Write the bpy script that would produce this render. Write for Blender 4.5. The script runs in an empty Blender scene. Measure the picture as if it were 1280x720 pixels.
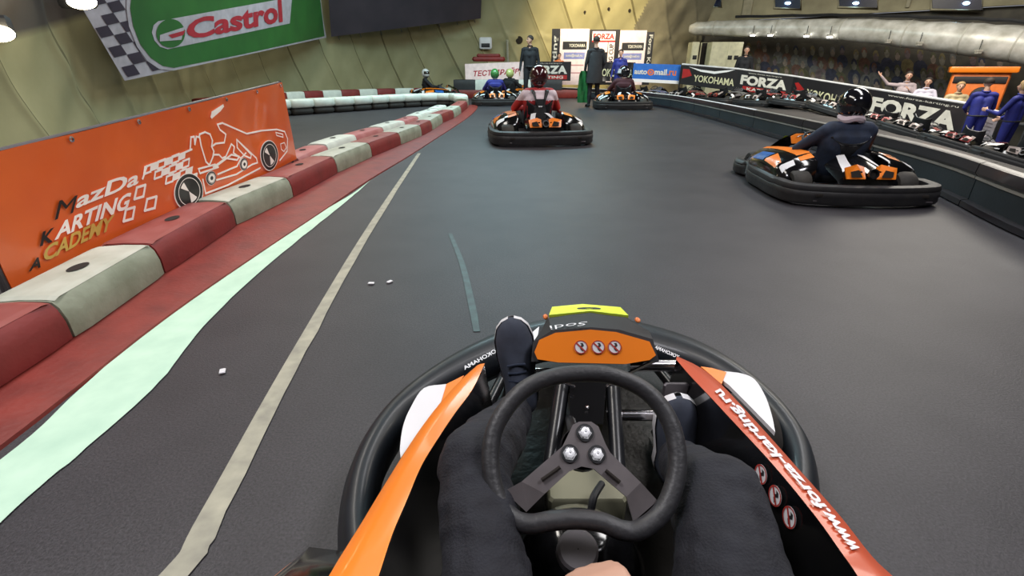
import bpy, bmesh, math, random
import numpy as np
from mathutils import Vector, Matrix, noise
R = random.Random(7)
scn = bpy.context.scene
COL = scn.collection
PI = math.pi

# ------------------------------------------------------------------ camera
CH, F = 0.97, 600.0
TH = math.atan(274/600.0)
cs, sn = math.cos(TH), math.sin(TH)
camd = bpy.data.cameras.new('camera'); cam = bpy.data.objects.new('camera', camd); COL.objects.link(cam)
cam.location = (0, 0, CH); cam.rotation_euler = (PI/2-TH, 0, 0)
camd.sensor_width = 36; camd.lens = 600/1280*36; camd.clip_start = 0.02; camd.clip_end = 200
scn.camera = cam
def ray(px, py):
    r = (px-640)/F; u = (360-py)/F
    return Vector((r, cs+u*sn, -sn+u*cs))
def G(px, py, z=0.0):            # point of the place at height z seen at px,py of the photograph
    d = ray(px, py); t = (z-CH)/d.z
    return Vector((0, 0, CH))+d*t
def D(px, py, t):
    return Vector((0, 0, CH))+ray(px, py)*t
def PL(px, py, p, n):
    d = ray(px, py); o = Vector((0, 0, CH)); t = (Vector(p)-o).dot(n)/d.dot(n)
    return o+d*t

# ------------------------------------------------------------------ materials
def mat(name, col, rough=.6, metal=0, var=.12, scale=6, bump=0.0, bscale=40, emit=0, coat=0, spec=.5, col2=None, detail=4):
    m = bpy.data.materials.new(name); m.use_nodes = True
    nt = m.node_tree; b = nt.nodes['Principled BSDF']
    b.inputs['Roughness'].default_value = rough; b.inputs['Metallic'].default_value = metal
    b.inputs['Coat Weight'].default_value = coat; b.inputs['Coat Roughness'].default_value = .12
    b.inputs['Specular IOR Level'].default_value = spec
    tc = nt.nodes.new('ShaderNodeTexCoord'); nz = nt.nodes.new('ShaderNodeTexNoise')
    nz.inputs['Scale'].default_value = scale; nz.inputs['Detail'].default_value = detail
    nt.links.new(tc.outputs['Object'], nz.inputs['Vector'])
    rp = nt.nodes.new('ShaderNodeValToRGB')
    c = list(col)+[1]; d = list(col2)+[1] if col2 else [x*(1-var*2) for x in col]+[1]
    rp.color_ramp.elements[0].position = .3; rp.color_ramp.elements[1].position = .7
    rp.color_ramp.elements[0].color = d; rp.color_ramp.elements[1].color = c
    nt.links.new(nz.outputs['Fac'], rp.inputs['Fac']); nt.links.new(rp.outputs['Color'], b.inputs['Base Color'])
    if bump:
        n2 = nt.nodes.new('ShaderNodeTexNoise'); n2.inputs['Scale'].default_value = bscale
        nt.links.new(tc.outputs['Object'], n2.inputs['Vector'])
        bp = nt.nodes.new('ShaderNodeBump'); bp.inputs['Strength'].default_value = bump; bp.inputs['Distance'].default_value = .01
        nt.links.new(n2.outputs['Fac'], bp.inputs['Height']); nt.links.new(bp.outputs['Normal'], b.inputs['Normal'])
    if emit:
        b.inputs['Emission Color'].default_value = c; b.inputs['Emission Strength'].default_value = emit
    return m
BLK = mat('black_plastic', (.014, .015, .018), .32, var=.2, coat=.3)
BLKM = mat('matt_black', (.022, .023, .027), .6, var=.2)
RUB = mat('tyre_rubber', (.022, .021, .02), .75, var=.25, bump=.2, col2=(.04, .034, .028))
GLOSS = mat('gloss_black', (.006, .006, .007), .14, var=.1, coat=1)
ORG = mat('orange_sticker', (1.0, .25, .015), .35, var=.08, scale=3, coat=.4)
ORGD = mat('orange_faded', (.85, .2, .03), .4, var=.12, coat=.3)
REDO = mat('red_orange_stripe', (.62, .095, .035), .4, var=.08, scale=4, coat=.3)
WHT = mat('white_plastic', (.8, .79, .82), .4, var=.05)
WHTG = mat('white_print', (.85, .85, .87), .5, var=.03)
GREYM = mat('brushed_grey_metal', (.13, .115, .125), .38, .35, var=.1, scale=20)
CHR = mat('chrome', (.8, .78, .82), .18, 1, var=.05)
RED = mat('block_red', (.27, .026, .024), .55, var=.15, scale=5, bump=.15, col2=(.17, .017, .015))
CRM = mat('block_cream', (.36, .38, .29), .6, var=.15, scale=6, bump=.2, col2=(.20, .22, .15), detail=8)
WBL = mat('block_white', (.78, .82, .74), .5, var=.1, scale=5, col2=(.6, .64, .58))
PNK = mat('block_pink', (.52, .2, .2), .5, var=.1, scale=5, col2=(.42, .10, .10))
KRED = mat('kerb_red', (.25, .03, .021), .5, var=.2, scale=7, bump=.2, col2=(.16, .018, .014), detail=8)
HOLE = mat('hole_dark', (.02, .015, .012), .9)
MINT = mat('mint_paint', (.62, .86, .68), .5, var=.06, scale=9, col2=(.50, .74, .58))
YLN = mat('cream_line_paint', (.46, .44, .34), .6, var=.2, scale=14, col2=(.28, .27, .22))
SKN = mat('skin', (.62, .36, .26), .5, var=.06)
JEAN = mat('dark_denim', (.018, .019, .027), .85, var=.25, scale=25, bump=.25, bscale=260, col2=(.010, .010, .015))
SUEDE = mat('navy_suede', (.05, .06, .09), .85, var=.2, scale=20)
YEL = mat('yellow_plate', (.78, .95, .06), .45, var=.04)
GRN = mat('green_flag', (.02, .19, .05), .6, var=.2)
BLUE = mat('royal_blue_cloth', (.02, .028, .26), .7, var=.2)
BLST = mat('blue_sticker', (.04, .18, .6), .3, var=.3, scale=18)
NAVY = mat('navy_cloth', (.025, .038, .075), .8, var=.25, scale=12)
BLKC = mat('black_cloth', (.012, .013, .018), .8, var=.2)
GRYC = mat('charcoal_cloth', (.03, .03, .035), .8, var=.2)
REDC = mat('red_cloth', (.5, .03, .035), .7, var=.15)
WHC = mat('white_cloth', (.8, .66, .72), .7, var=.06)
MARC = mat('maroon_cloth', (.07, .02, .03), .8, var=.2)
BEIC = mat('beige_cloth', (.55, .45, .27), .8, var=.2)
HAIR = mat('dark_hair', (.03, .02, .015), .7)
HAIRB = mat('fair_hair', (.4, .26, .12), .7)
DEN = mat('grey_trousers', (.05, .055, .07), .8)

# ------------------------------------------------------------------ mesh building
class MB:
    def __init__(s): s.v = []; s.f = []; s.m = []
    def add(s, vs, fs, m=0):
        k = len(s.v); s.v += [Vector(v) for v in vs]
        for f in fs: s.f.append([i+k for i in f]); s.m.append(m)
        return s
    def box(s, c, d, m=0, rz=0, bev=0, tilt=None):
        c = Vector(c); x, y, z = [q/2 for q in d]
        b = min(bev, x*.95, y*.95, z*.95)
        if b <= 0:
            vs = [Vector((i*x, j*y, k*z)) for k in (-1, 1) for i, j in ((-1, -1), (1, -1), (1, 1), (-1, 1))]
            fs = [(3, 2, 1, 0), (4, 5, 6, 7), (0, 1, 5, 4), (1, 2, 6, 5), (2, 3, 7, 6), (3, 0, 4, 7)]
        else:
            vs = []; fs = []
            def ring(xx, yy, zz):
                k = len(vs)
                for i, j in ((-1, -1), (1, -1), (1, 1), (-1, 1)):
                    a, bb = i*xx, j*yy
                    q = [(a, bb-j*b), (a-i*b, bb)]
                    if i*j > 0: q.reverse()
                    # order ccw
                    if (i, j) == (-1, -1): q = [(a, bb+b), (a+b, bb)]
                    if (i, j) == (1, -1): q = [(a-b, bb), (a, bb+b)]
                    if (i, j) == (1, 1): q = [(a, bb-b), (a-b, bb)]
                    if (i, j) == (-1, 1): q = [(a+b, bb), (a, bb-b)]
                    for p in q: vs.append(Vector((p[0], p[1], zz)))
                return k
            e = b*.999
            xs = [(x-e*.7, y-e*.7, -z), (x, y, -z+e), (x, y, z-e), (x-e*.7, y-e*.7, z)]
            ks = [ring(*q) for q in xs]
            for a, c2 in zip(ks, ks[1:]):
                for i in range(8): fs.append((a+i, a+(i+1) % 8, c2+(i+1) % 8, c2+i))
            fs.append(tuple(reversed(range(ks[0], ks[0]+8)))); fs.append(tuple(range(ks[3], ks[3]+8)))
        M = Matrix.Rotation(rz, 3, 'Z')
        if tilt is not None: M = tilt.to_3x3() @ M if hasattr(tilt, 'to_3x3') else tilt
        return s.add([c+M@v for v in vs], fs, m)
    def tube(s, pts, r, m=0, n=10, closed=False, sq=None, caps=True):
        pts = [Vector(p) for p in pts]; N = len(pts)
        rr = r if isinstance(r, (list, tuple)) else [r]*N
        vs = []; fs = []; up0 = None
        for i, p in enumerate(pts):
            a = pts[(i-1) % N] if closed or i > 0 else p; b = pts[(i+1) % N] if closed or i < N-1 else p
            t = (b-a).normalized()
            if up0 is None:
                up0 = Vector((0, 0, 1)) if abs(t.z) < .95 else Vector((0, 1, 0))
            side = t.cross(up0).normalized(); up = side.cross(t).normalized(); up0 = up if sq is None else up0
            for k in range(n):
                an = 2*PI*k/n
                sx, sz = (1, 1) if sq is None else sq
                vs.append(p+side*math.cos(an)*rr[i]*sx+up*math.sin(an)*rr[i]*sz)
        for i in range(N if closed else N-1):
            a = i*n; b = ((i+1) % N)*n
            for k in range(n): fs.append((a+k, b+k, b+(k+1) % n, a+(k+1) % n))
        if caps and not closed:
            fs.append(tuple(range(n))); fs.append(tuple(reversed(range((N-1)*n, N*n))))
        return s.add(vs, fs, m)
    def prism(s, poly, h, m=0):      # closed solid under a 3D polygon; h = thickness vector
        n = len(poly); h = Vector(h); p = [Vector(q) for q in poly]
        fs = [tuple(range(n)), tuple(reversed(range(n, 2*n)))]
        for i in range(n): fs.append((i, i+n, (i+1) % n+n, (i+1) % n))
        return s.add(p+[q+h for q in p], fs, m)
    def grid(s, rows, m=0, mf=None, closed=False):
        nr, nc = len(rows), len(rows[0]); k = len(s.v)
        for r in rows: s.v += [Vector(q) for q in r]
        for i in range(nr-1):
            for j in range(nc if closed else nc-1):
                j2 = (j+1) % nc
                s.f.append([k+i*nc+j, k+i*nc+j2, k+(i+1)*nc+j2, k+(i+1)*nc+j]); s.m.append(mf(i, j) if mf else m)
        return s
    def ell(s, c, r, m=0, nu=16, nv=10, rot=None, mf=None):
        c = Vector(c); vs = []; fs = []; ms = []
        for j in range(nv+1):
            ph = PI*j/nv
            for i in range(nu):
                a = 2*PI*i/nu
                v = Vector((r[0]*math.sin(ph)*math.cos(a), r[1]*math.sin(ph)*math.sin(a), r[2]*math.cos(ph)))
                vs.append(c+(rot@v if rot else v))
        k = len(s.v); s.v += vs
        for j in range(nv):
            for i in range(nu):
                q = [j*nu+i, (j+1)*nu+i, (j+1)*nu+(i+1) % nu, j*nu+(i+1) % nu]
                s.f.append([x+k for x in q]); s.m.append(mf(i, j) if mf else m)
        return s
    def lathe(s, prof, c, axis, m=0, n=20):      # prof: (radius, height along axis)
        axis = Vector(axis).normalized(); c = Vector(c)
        a = axis.orthogonal().normalized(); b = axis.cross(a)
        rows = []
        for r, h in prof:
            rows.append([c+axis*h+(a*math.cos(2*PI*i/n)+b*math.sin(2*PI*i/n))*max(r, 1e-4) for i in range(n)])
        return s.grid(rows, m, closed=True)
    def build(s, name, mats, parent=None, origin=None, smooth=True, ang=35):
        if not isinstance(mats, (list, tuple)): mats = [mats]
        if origin is None:
            origin = Vector((0, 0, 0))
            if parent is None:
                xs = [v.x for v in s.v]; ys = [v.y for v in s.v]; zs = [v.z for v in s.v]
                origin = Vector(((min(xs)+max(xs))/2, (min(ys)+max(ys))/2, min(zs)))
            elif 'org' in parent: origin = Vector(parent['org'])
        origin = Vector(origin)
        me = bpy.data.meshes.new(name); me.from_pydata([v-origin for v in s.v], [], s.f)
        for mm in mats: me.materials.append(mm)
        me.polygons.foreach_set('material_index', s.m)
        bm = bmesh.new(); bm.from_mesh(me); bmesh.ops.remove_doubles(bm, verts=bm.verts, dist=1e-5)
        bmesh.ops.recalc_face_normals(bm, faces=bm.faces); bm.to_mesh(me); bm.free()
        if smooth: me.shade_smooth()
        if smooth and ang: me.set_sharp_from_angle(angle=math.radians(ang))
        o = bpy.data.objects.new(name, me); COL.objects.link(o)
        if parent is None: o.location = origin; o['org'] = list(origin)
        else:
            o.parent = parent; o['org'] = list(origin)
        return o
def tag(o, label=None, cat=None, group=None, kind=None):
    if label: o['label'] = label
    if cat: o['category'] = cat
    if group: o['group'] = group
    if kind: o['kind'] = kind
    return o
def empty(name, loc=(0, 0, 0), rz=0, world=False):
    o = bpy.data.objects.new(name, None); COL.objects.link(o); o.location = loc; o.rotation_euler.z = rz
    o.empty_display_size = .1
    o['org'] = list(loc) if world else [0, 0, 0]
    return o
def copy_tree(o, parent=None):
    c = o.copy(); COL.objects.link(c)
    if parent: c.parent = parent
    for ch in [x for x in COL.objects if x.parent == o]: copy_tree(ch, c)
    return c
def cat_rom(P, n=8, closed=False):
    P = [Vector(p) for p in P]; out = []; N = len(P)
    rng = range(N) if closed else range(N-1)
    for i in rng:
        p0 = P[(i-1) % N] if closed or i > 0 else P[0]*2-P[1]
        p1 = P[i]; p2 = P[(i+1) % N]
        p3 = P[(i+2) % N] if closed or i < N-2 else P[-1]*2-P[-2]
        for k in range(n):
            t = k/n
            out.append(.5*((2*p1)+(p2-p0)*t+(2*p0-5*p1+4*p2-p3)*t*t+(3*p1-p0-3*p2+p3)*t**3))
    if not closed: out.append(P[-1])
    return out

# ------------------------------------------------------------------ lettering
def text_mesh(s, bold=.0, shear=0):
    cu = bpy.data.curves.new('t', 'FONT'); cu.body = s; cu.size = 1; cu.offset = bold; cu.shear = shear; cu.resolution_u = 3
    o = bpy.data.objects.new('t', cu); COL.objects.link(o); bpy.context.view_layer.update()
    me = bpy.data.meshes.new_from_object(o.evaluated_get(bpy.context.evaluated_depsgraph_get()))
    v = [(a.co.x, a.co.y) for a in me.vertices]; f = [list(p.vertices) for p in me.polygons]
    bpy.data.objects.remove(o); bpy.data.curves.remove(cu); bpy.data.meshes.remove(me)
    x0 = min(a for a, b in v); x1 = max(a for a, b in v); y0 = min(b for a, b in v); y1 = max(b for a, b in v)
    return [((a-x0)/(x1-x0), (b-y0)/(y1-y0)) for a, b in v], f
class Sheet:
    """flat or draped sheet: q = corners bottom-left, bottom-right, top-right, top-left as read; n faces the reader"""
    def __init__(s, q, wob=0.0, wf=3):
        s.q = [Vector(p) for p in q]
        s.n = (s.q[1]-s.q[0]).cross(s.q[3]-s.q[0]).normalized(); s.wob = wob; s.wf = wf
    def f(s, a, b, off=0.0):
        q = s.q; p = (q[0]*(1-a)+q[1]*a)*(1-b)+(q[3]*(1-a)+q[2]*a)*b
        w = s.wob*(math.sin(a*s.wf*5+b*3)+.6*math.sin(a*s.wf*11-b*7)+.5*math.cos(b*9+a*4)) if s.wob else 0
        return p+s.n*(off+w)
    def sheet(s, name, m, nx=24, ny=8, thick=.004, parent=None):
        b = MB()
        b.grid([[s.f(i/nx, j/ny) for i in range(nx+1)] for j in range(ny+1)])
        b.grid([[s.f(i/nx, j/ny, -thick) for i in range(nx+1)] for j in range(ny+1)])
        s.o = b.build(name, m, parent, smooth=True, ang=60)
        return s.o
    def shape(s, name, fn, m, parent=None, off=.004):
        b = MB(); fn(b, lambda a, c: s.f(a, c, off)); return b.build(name, m, parent or s.o, smooth=False)
    def text(s, name, txt, a0, b0, a1, b1, m, bold=.02, shear=0, off=.005, quad=None, parent=None):
        v, f = text_mesh(txt, bold, shear); b = MB()
        if quad:
            Q = quad; g = lambda x, y: ((Q[0][0]*(1-x)+Q[1][0]*x)*(1-y)+(Q[3][0]*(1-x)+Q[2][0]*x)*y, (Q[0][1]*(1-x)+Q[1][1]*x)*(1-y)+(Q[3][1]*(1-x)+Q[2][1]*x)*y)
        else: g = lambda x, y: (a0+(a1-a0)*x, b0+(b1-b0)*y)
        b.add([s.f(*g(x, y), off) for x, y in v], f); return b.build(name, m, parent or s.o, smooth=False)
def line2(b, fn, pts, w, asp=1.0, closed=False, m=0):   # pts in sheet units, w in height units, asp = width/height of sheet
    n = len(pts)
    for i in range(n if closed else n-1):
        (x0, y0), (x1, y1) = pts[i], pts[(i+1) % n]
        dx, dy = (x1-x0)*asp, y1-y0; L = math.hypot(dx, dy) or 1
        ex, ey = dx/L*w*.4, dy/L*w*.4
        nx, ny = -dy/L*w/2, dx/L*w/2
        P = [((x0*asp-ex+nx)/asp, y0-ey+ny), ((x0*asp-ex-nx)/asp, y0-ey-ny), ((x1*asp+ex-nx)/asp, y1+ey-ny), ((x1*asp+ex+nx)/asp, y1+ey+ny)]
        b.add([fn(*p) for p in P], [(0, 1, 2, 3)], m)
def disc2(b, fn, cx, cy, r0, r1, asp=1.0, n=24, m=0, sx=1.0, a0=0, a1=2*PI, off=0):
    k = []; 
    for i in range(n+1):
        a = a0+(a1-a0)*i/n
        k.append((cx+math.cos(a)*r1*sx/asp, cy+math.sin(a)*r1)); k.append((cx+math.cos(a)*r0*sx/asp, cy+math.sin(a)*r0))
    b.add([fn(*p) for p in k], [(2*i, 2*i+2, 2*i+3, 2*i+1) for i in range(n)], m)
# ------------------------------------------------------------------ bodies: one continuous skin over a posed skeleton
def frustum(b, p0, r0, p1, r1):
    p0, p1 = Vector(p0), Vector(p1); d = p1-p0; L = d.length
    if L < 1e-6: b.ell(p0, (r0, r0, r0), nu=12, nv=8); return
    ax = d/L; a = ax.orthogonal().normalized(); c = ax.cross(a); rows = []
    for k in range(1, 5):
        an = PI/2*k/4; rows.append((p0-ax*r0*math.cos(an), r0*math.sin(an)))
    for k in range(0, 4):
        an = PI/2*k/4; rows.append((p1+ax*r1*math.sin(an), r1*math.cos(an)))
    n = 12; G_ = [[q+(a*math.cos(2*PI*i/n)+c*math.sin(2*PI*i/n))*r for i in range(n)] for q, r in rows]
    k = len(b.v); b.grid(G_, closed=True)
    b.add([p0-ax*r0, p1+ax*r1], []); A = len(b.v)-2; B = A+1
    for i in range(n):
        b.f.append([A, k+(i+1) % n, k+i]); b.m.append(0)
        m0 = k+(len(rows)-1)*n; b.f.append([B, m0+i, m0+(i+1) % n]); b.m.append(0)
def body(name, caps, mats, parent, voxel=.014, smooth=2, paint=None, ells=()):
    """caps: (p0, r0, p1, r1, material index)"""
    b = MB()
    for c in caps: frustum(b, c[0], c[1], c[2], c[3])
    for e in ells: b.ell(e[0], e[1], nu=20, nv=14)
    me = bpy.data.meshes.new('tmp'); me.from_pydata(b.v, [], b.f)
    o = bpy.data.objects.new('tmp', me); COL.objects.link(o)
    md = o.modifiers.new('r', 'REMESH'); md.mode = 'VOXEL'; md.voxel_size = voxel
    m2 = o.modifiers.new('s', 'SMOOTH'); m2.factor = .5; m2.iterations = smooth
    bpy.context.view_layer.update()
    m = bpy.data.meshes.new_from_object(o.evaluated_get(bpy.context.evaluated_depsgraph_get()))
    bpy.data.objects.remove(o); bpy.data.meshes.remove(me)
    n = len(m.polygons); cen = np.empty(n*3); m.polygons.foreach_get('center', cen); cen = cen.reshape(-1, 3)
    best = np.full(n, 1e9); idx = np.zeros(n, dtype=np.int32)
    for c in caps:
        p0 = np.array(c[0], float); p1 = np.array(c[2], float); d = p1-p0; L2 = max(d@d, 1e-9)
        t = np.clip(((cen-p0)@d)/L2, 0, 1); dist = np.linalg.norm(cen-(p0+t[:, None]*d), axis=1)-(c[1]+(c[3]-c[1])*t)
        k = dist < best; best[k] = dist[k]; idx[k] = c[4]
    for e in ells:
        q = (cen-np.array(e[0]))/np.array(e[1]); dist = (np.linalg.norm(q, axis=1)-1)*min(e[1]); k = dist < best; best[k] = dist[k]; idx[k] = e[2]
    if paint is not None: idx = paint(cen, idx)
    for q in mats: m.materials.append(q)
    m.polygons.foreach_set('material_index', idx.astype(np.int32)); m.shade_smooth(); m.name = name
    ob = bpy.data.objects.new(name, m); COL.objects.link(ob); ob.parent = parent; ob['org'] = [0, 0, 0]
    return ob
def hand(caps, wrist, dirv, palm_n, mi, sc=1.0, curl=.5, side=1):
    """palm and five fingers of different lengths; dirv = towards the fingers, palm_n = out of the palm"""
    w = Vector(wrist); d = Vector(dirv).normalized(); n = Vector(palm_n); n = (n-d*n.dot(d)).normalized(); s = d.cross(n)*side
    for k in (-.026, -.008, .012, .028): caps.append((w+s*k*.6*sc, .014*sc, w+d*.085*sc+s*k*sc, .0135*sc, mi))
    for k, L in ((-.031, .062), (-.011, .08), (.01, .086), (.031, .076)):
        p = w+d*.088*sc+s*k*sc; a = 0
        for j, fr in enumerate((.45, .32, .23)):
            a += curl*(.9 if j else .6); q = p+(d*math.cos(a)+n*math.sin(a))*L*fr*sc
            caps.append((p, (.0102-.001*j)*sc, q, (.0094-.001*j)*sc, mi)); p = q
    p = w+d*.025*sc+s*.024*sc; q = p+(d*.6+s*.7+n*.35)*.042*sc; caps.append((p, .0125*sc, q, .0105*sc, mi)); caps.append((q, .0105*sc, q+(d*.85+s*.1+n*.5)*.034*sc, .009*sc, mi))
def head(caps, ells, c, f, mi, k=1.0):
    """c centre of the head, f facing (unit, horizontal)"""
    c = Vector(c); f = Vector(f).normalized(); s = Vector((f.y, -f.x, 0)); z = Vector((0, 0, 1))
    caps += [(c+z*.035-f*.012, .083*k, c-z*.02+f*.012, .07*k, mi), (c-z*.05+f*.03, .052*k, c-z*.075+f*.045, .034*k, mi),
             (c+f*.085+z*.01, .009, c+f*.104-z*.022, .013, mi), (c+f*.078-z*.052, .014, c+f*.08-z*.052+s*.01, .014, mi)]
    for q in (-1, 1): caps.append((c+s*q*.077+z*.015-f*.005, .012, c+s*q*.079-z*.02-f*.005, .010, mi))
def face_bits(parent, c, f):
    c = Vector(c); f = Vector(f).normalized(); s = Vector((f.y, -f.x, 0)); z = Vector((0, 0, 1)); b = MB()
    for q in (-1, 1): b.ell(c+f*.082+s*q*.03+z*.012, (.012, .012, .008), nu=8, nv=6)
    b.build('eyes', BLKC, parent)
    b = MB(); b.ell(c+f*.088-z*.052, (.02 if abs(f.x) < .7 else .008, .008 if abs(f.x) < .7 else .02, .006), nu=8, nv=6); b.build('mouth', REDO, parent)
def hair(parent, c, f, m, long=0):
    c = Vector(c); f = Vector(f).normalized(); rows = []; nu = 20
    for j in range(9):
        ph = 1.0*PI*.62*j/8; r = []
        for i in range(nu):
            a = 2*PI*i/nu; lim = 1.0
            d = Vector((math.cos(a), math.sin(a), 0)); front = max(0, d.dot(f)); p2 = ph*(1-.45*front)
            r.append(c+Vector((0, 0, .03))-f*.012+d*.091*math.sin(p2)+Vector((0, 0, .092*math.cos(p2)-(long if j > 5 and front < .1 else 0))))
        rows.append(r)
    b = MB(); b.grid(rows, closed=True); b.grid([[q-(q-c)*.1 for q in r] for r in rows], closed=True)
    return b.build('hair', m, parent)
HK = 1.1
def helmet(parent, c, f, m, mv=GLOSS, ring=None, stripe=None):
    c = Vector(c); f = Vector(f).normalized()*HK; s = Vector((f.y, -f.x, 0)); z = Vector((0, 0, HK)); nu, nv = 32, 18; rows = []
    for j in range(nv+1):
        ph = PI*(.0+.86*j/nv); r = []
        for i in range(nu):
            a = 2*PI*i/nu; x = math.cos(a); y = math.sin(a)        # x forward
            rr = math.sin(ph)
            chin = .028*max(0, x)**2*max(0, math.sin((ph-.9)*1.1)) if ph > .9 else 0
            r.append(c+f*(x*rr*(.142+chin)-.005)+s*y*rr*.122+z*(.138*math.cos(ph)-(.02 if j == nv else 0)))
        rows.append(r)
    def mf(i, j):
        a = 2*PI*(j+.5)/nu; ph = PI*.86*(i+.5)/nv
        if math.cos(a) > .42 and 1.25 < ph < 1.85: return 1
        if i >= nv-1: return 2
        if stripe and abs(math.sin(a)) < .3 and ph < 1.2: return 2
        return 0
    b = MB(); b.grid(rows, mf=mf, closed=True)
    b.f.append(list(range(len(b.v)-nu, len(b.v)))); b.m.append(2)
    h = b.build('helmet', [m, mv, ring or BLKM], parent, ang=60)
    b = MB(); pts = [c+f*math.cos(a)*.15+s*math.sin(a)*.128+z*.055 for a in [(-1.15+2.3*k/10) for k in range(11)]]
    b.tube(pts, .006, n=6); b.build('visor_rim', ring or BLKM, h, ang=0)
    return h
LABELS = []
def person(label, loc, rz, cloth, legs, shoes=BLKC, sk=SKN, pose=None, hairm=HAIR, group=None, H=1.0, helm=None, longhair=0, lean=0, gloves=None, headturn=0, props=None):
    """standing figure; pose gives elbow and wrist of each arm in the figure's own frame (x right, y forward)"""
    p = pose or {}
    t = empty('person', loc, rz); t.scale = (H, H, H); tag(t, label, 'person', group)
    caps = []; ells = []; V = Vector
    lx = lean
    caps += [((-.06, 0, .97), .115, (-.085, 0+lx*.5, 1.28), .105, 0), ((.06, 0, .97), .115, (.085, lx*.5, 1.28), .105, 0), ((-.15, lx*.6, 1.40), .065, (.15, lx*.6, 1.40), .065, 0),
             ((-.09, .01+lx*.5, 1.25), .10, (.09, .01+lx*.5, 1.25), .10, 0),
             ((0, lx*.65, 1.42), .055, (0, .01+lx*.75, 1.53), .05, 3)]
    st = p.get('step', .0)
    for q in (-1, 1):
        kn = V((q*.105, .02+q*st*.5, .50)); an = V((q*.12, -.01+q*st, .09)); hp = V((q*.085, 0, .92))
        if p.get('hipback'): hp.y -= p['hipback']
        caps += [(hp, .098, kn, .066, 1), (kn, .066, kn*.55+an*.45+V((0, -.02, 0)), .06, 1), (kn*.55+an*.45+V((0, -.02, 0)), .06, an, .045, 1), (an+V((0, -.02, -.04)), .045, an+V((q*.02, .14, -.05)), .04, 2)]
        sh = V((q*.185, lx*.6, 1.39)); el, wr = p.get('r' if q > 0 else 'l', ((q*.25, -.02, 1.10), (q*.27, .07, .86)))
        el, wr = V(el), V(wr)
        caps += [(sh, .058, el, .044, 0), (el, .044, wr, .032, 0)]
        hand(caps, wr, (wr-el), p.get('pn', (-q, 0.2, 0)), 4 if gloves else 3, curl=p.get('curl', .35), side=q)
    hc = V((0, .025+lx, 1.635)); hf = V((math.sin(headturn), math.cos(headturn), 0))
    if not helm: head(caps, ells, hc, hf, 3)
    else: caps.append((hc-V((0, 0, .05)), .07, hc, .08, 3))
    bo = body('body', caps, [cloth, legs, shoes, sk, gloves or sk], t)
    if helm: helmet(t, hc, hf, *helm)
    else: hair(t, hc, hf, hairm, longhair); face_bits(t, hc, hf)
    b = MB(); b.tube([V((math.cos(a)*.165, math.sin(a)*.115, .965)) for a in [2*PI*k/20 for k in range(20)]], .018, closed=True, n=8); b.build('waistband', BLKM, t)
    b = MB(); b.tube([V((math.cos(a)*.068, lx*.7+math.sin(a)*.062, 1.475+.015*math.sin(a))) for a in [2*PI*k/16 for k in range(16)]], .016, closed=True, n=8); b.build('collar', cloth, t)
    return t
def driver(label, loc, rz, cloth, helm, paint=None, mats_extra=(), H=1.0, gloves=BLKM, vest=False, scarf=False, legsm=DEN, hands=((-.14, .17, .47), (.14, .17, .47)), turn=0):
    """seated kart driver in the kart's own frame"""
    t = empty('person', loc, rz); t.scale = (H, H, H); tag(t, label, 'person'); V = Vector; caps = []
    caps += [((-.075, -.22, .24), .12, (.075, -.22, .24), .12, 1), ((-.07, -.24, .3), .125, (-.105, -.33, .55), .125, 0), ((.07, -.24, .3), .125, (.105, -.33, .55), .125, 0),
             ((-.165, -.345, .675), .078, (.165, -.345, .675), .078, 0), ((-.11, -.33, .58), .125, (.11, -.33, .58), .125, 0), ((0, -.34, .7), .055, (0, -.31, .82), .05, 3)]
    for q in (-1, 1):
        hp = V((q*.09, -.18, .23)); kn = V((q*.19, .24, .38)); an = V((q*.16, .6, .19))
        caps += [(hp, .095, kn, .066, 1), (kn, .064, (kn+an)/2, .057, 1), ((kn+an)/2, .057, an, .042, 1), (an+V((0, .02, -.03)), .042, an+V((0, .09, .09)), .036, 2)]
        sh = V((q*.20, -.345, .66)); el = V((q*.33, -.13, .46)); wr = V(hands[0 if q < 0 else 1])+V((q*.03, -.07, -.02))
        caps += [(sh, .07, el, .056, 0), (el, .054, wr, .038, 0)]
        hand(caps, wr, (-q*.15, .6, .25), (-q, .3, -.3), 4, curl=.8, side=q)
    c = V((0, -.31, .90)); caps.append((c-V((0, 0, .04)), .075, c, .085, 3))
    body('body', caps, [cloth, legsm, BLKC, SKN, gloves]+list(mats_extra), t, paint=paint)
    helmet(t, c, V((math.sin(turn), math.cos(turn), 0)), *helm)
    if vest:
        for q in (-1, 1):
            b = MB(); b.tube([V((q*.125, -.22, .66)), V((q*.12, -.33, .745)), V((q*.10, -.445, .70)), V((q*.07, -.475, .60)), V((q*.05, -.47, .50))], .03, n=8, sq=(1, .35)); b.build('vest_strap', BLKM, t)
        b = MB(); b.grid([[V((x*w, -.468-.012*math.cos(x*1.5), z)) for x in (-1, -.5, 0, .5, 1)] for z, w in ((.6, .07), (.54, .075), (.48, .08), (.40, .1), (.33, .12))])
        b.grid([[V((x*w, -.43, z)) for x in (-1, -.5, 0, .5, 1)] for z, w in ((.6, .07), (.54, .075), (.48, .08), (.40, .1), (.33, .12))])
        o = b.build('vest_back', BLKM, t)
        b = MB(); b.box((0, -.486, .50), (.055, .006, .018), bev=.002); b.build('vest_badge', WHT, o)
    if scarf:
        b = MB(); b.tube([V((math.cos(a)*.088, -.33+math.sin(a)*.085, .775+.012*math.sin(a*3))) for a in [2*PI*k/20 for k in range(20)]], .034, closed=True, n=8); b.build('neck_scarf', WHC, t)
    return t

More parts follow.
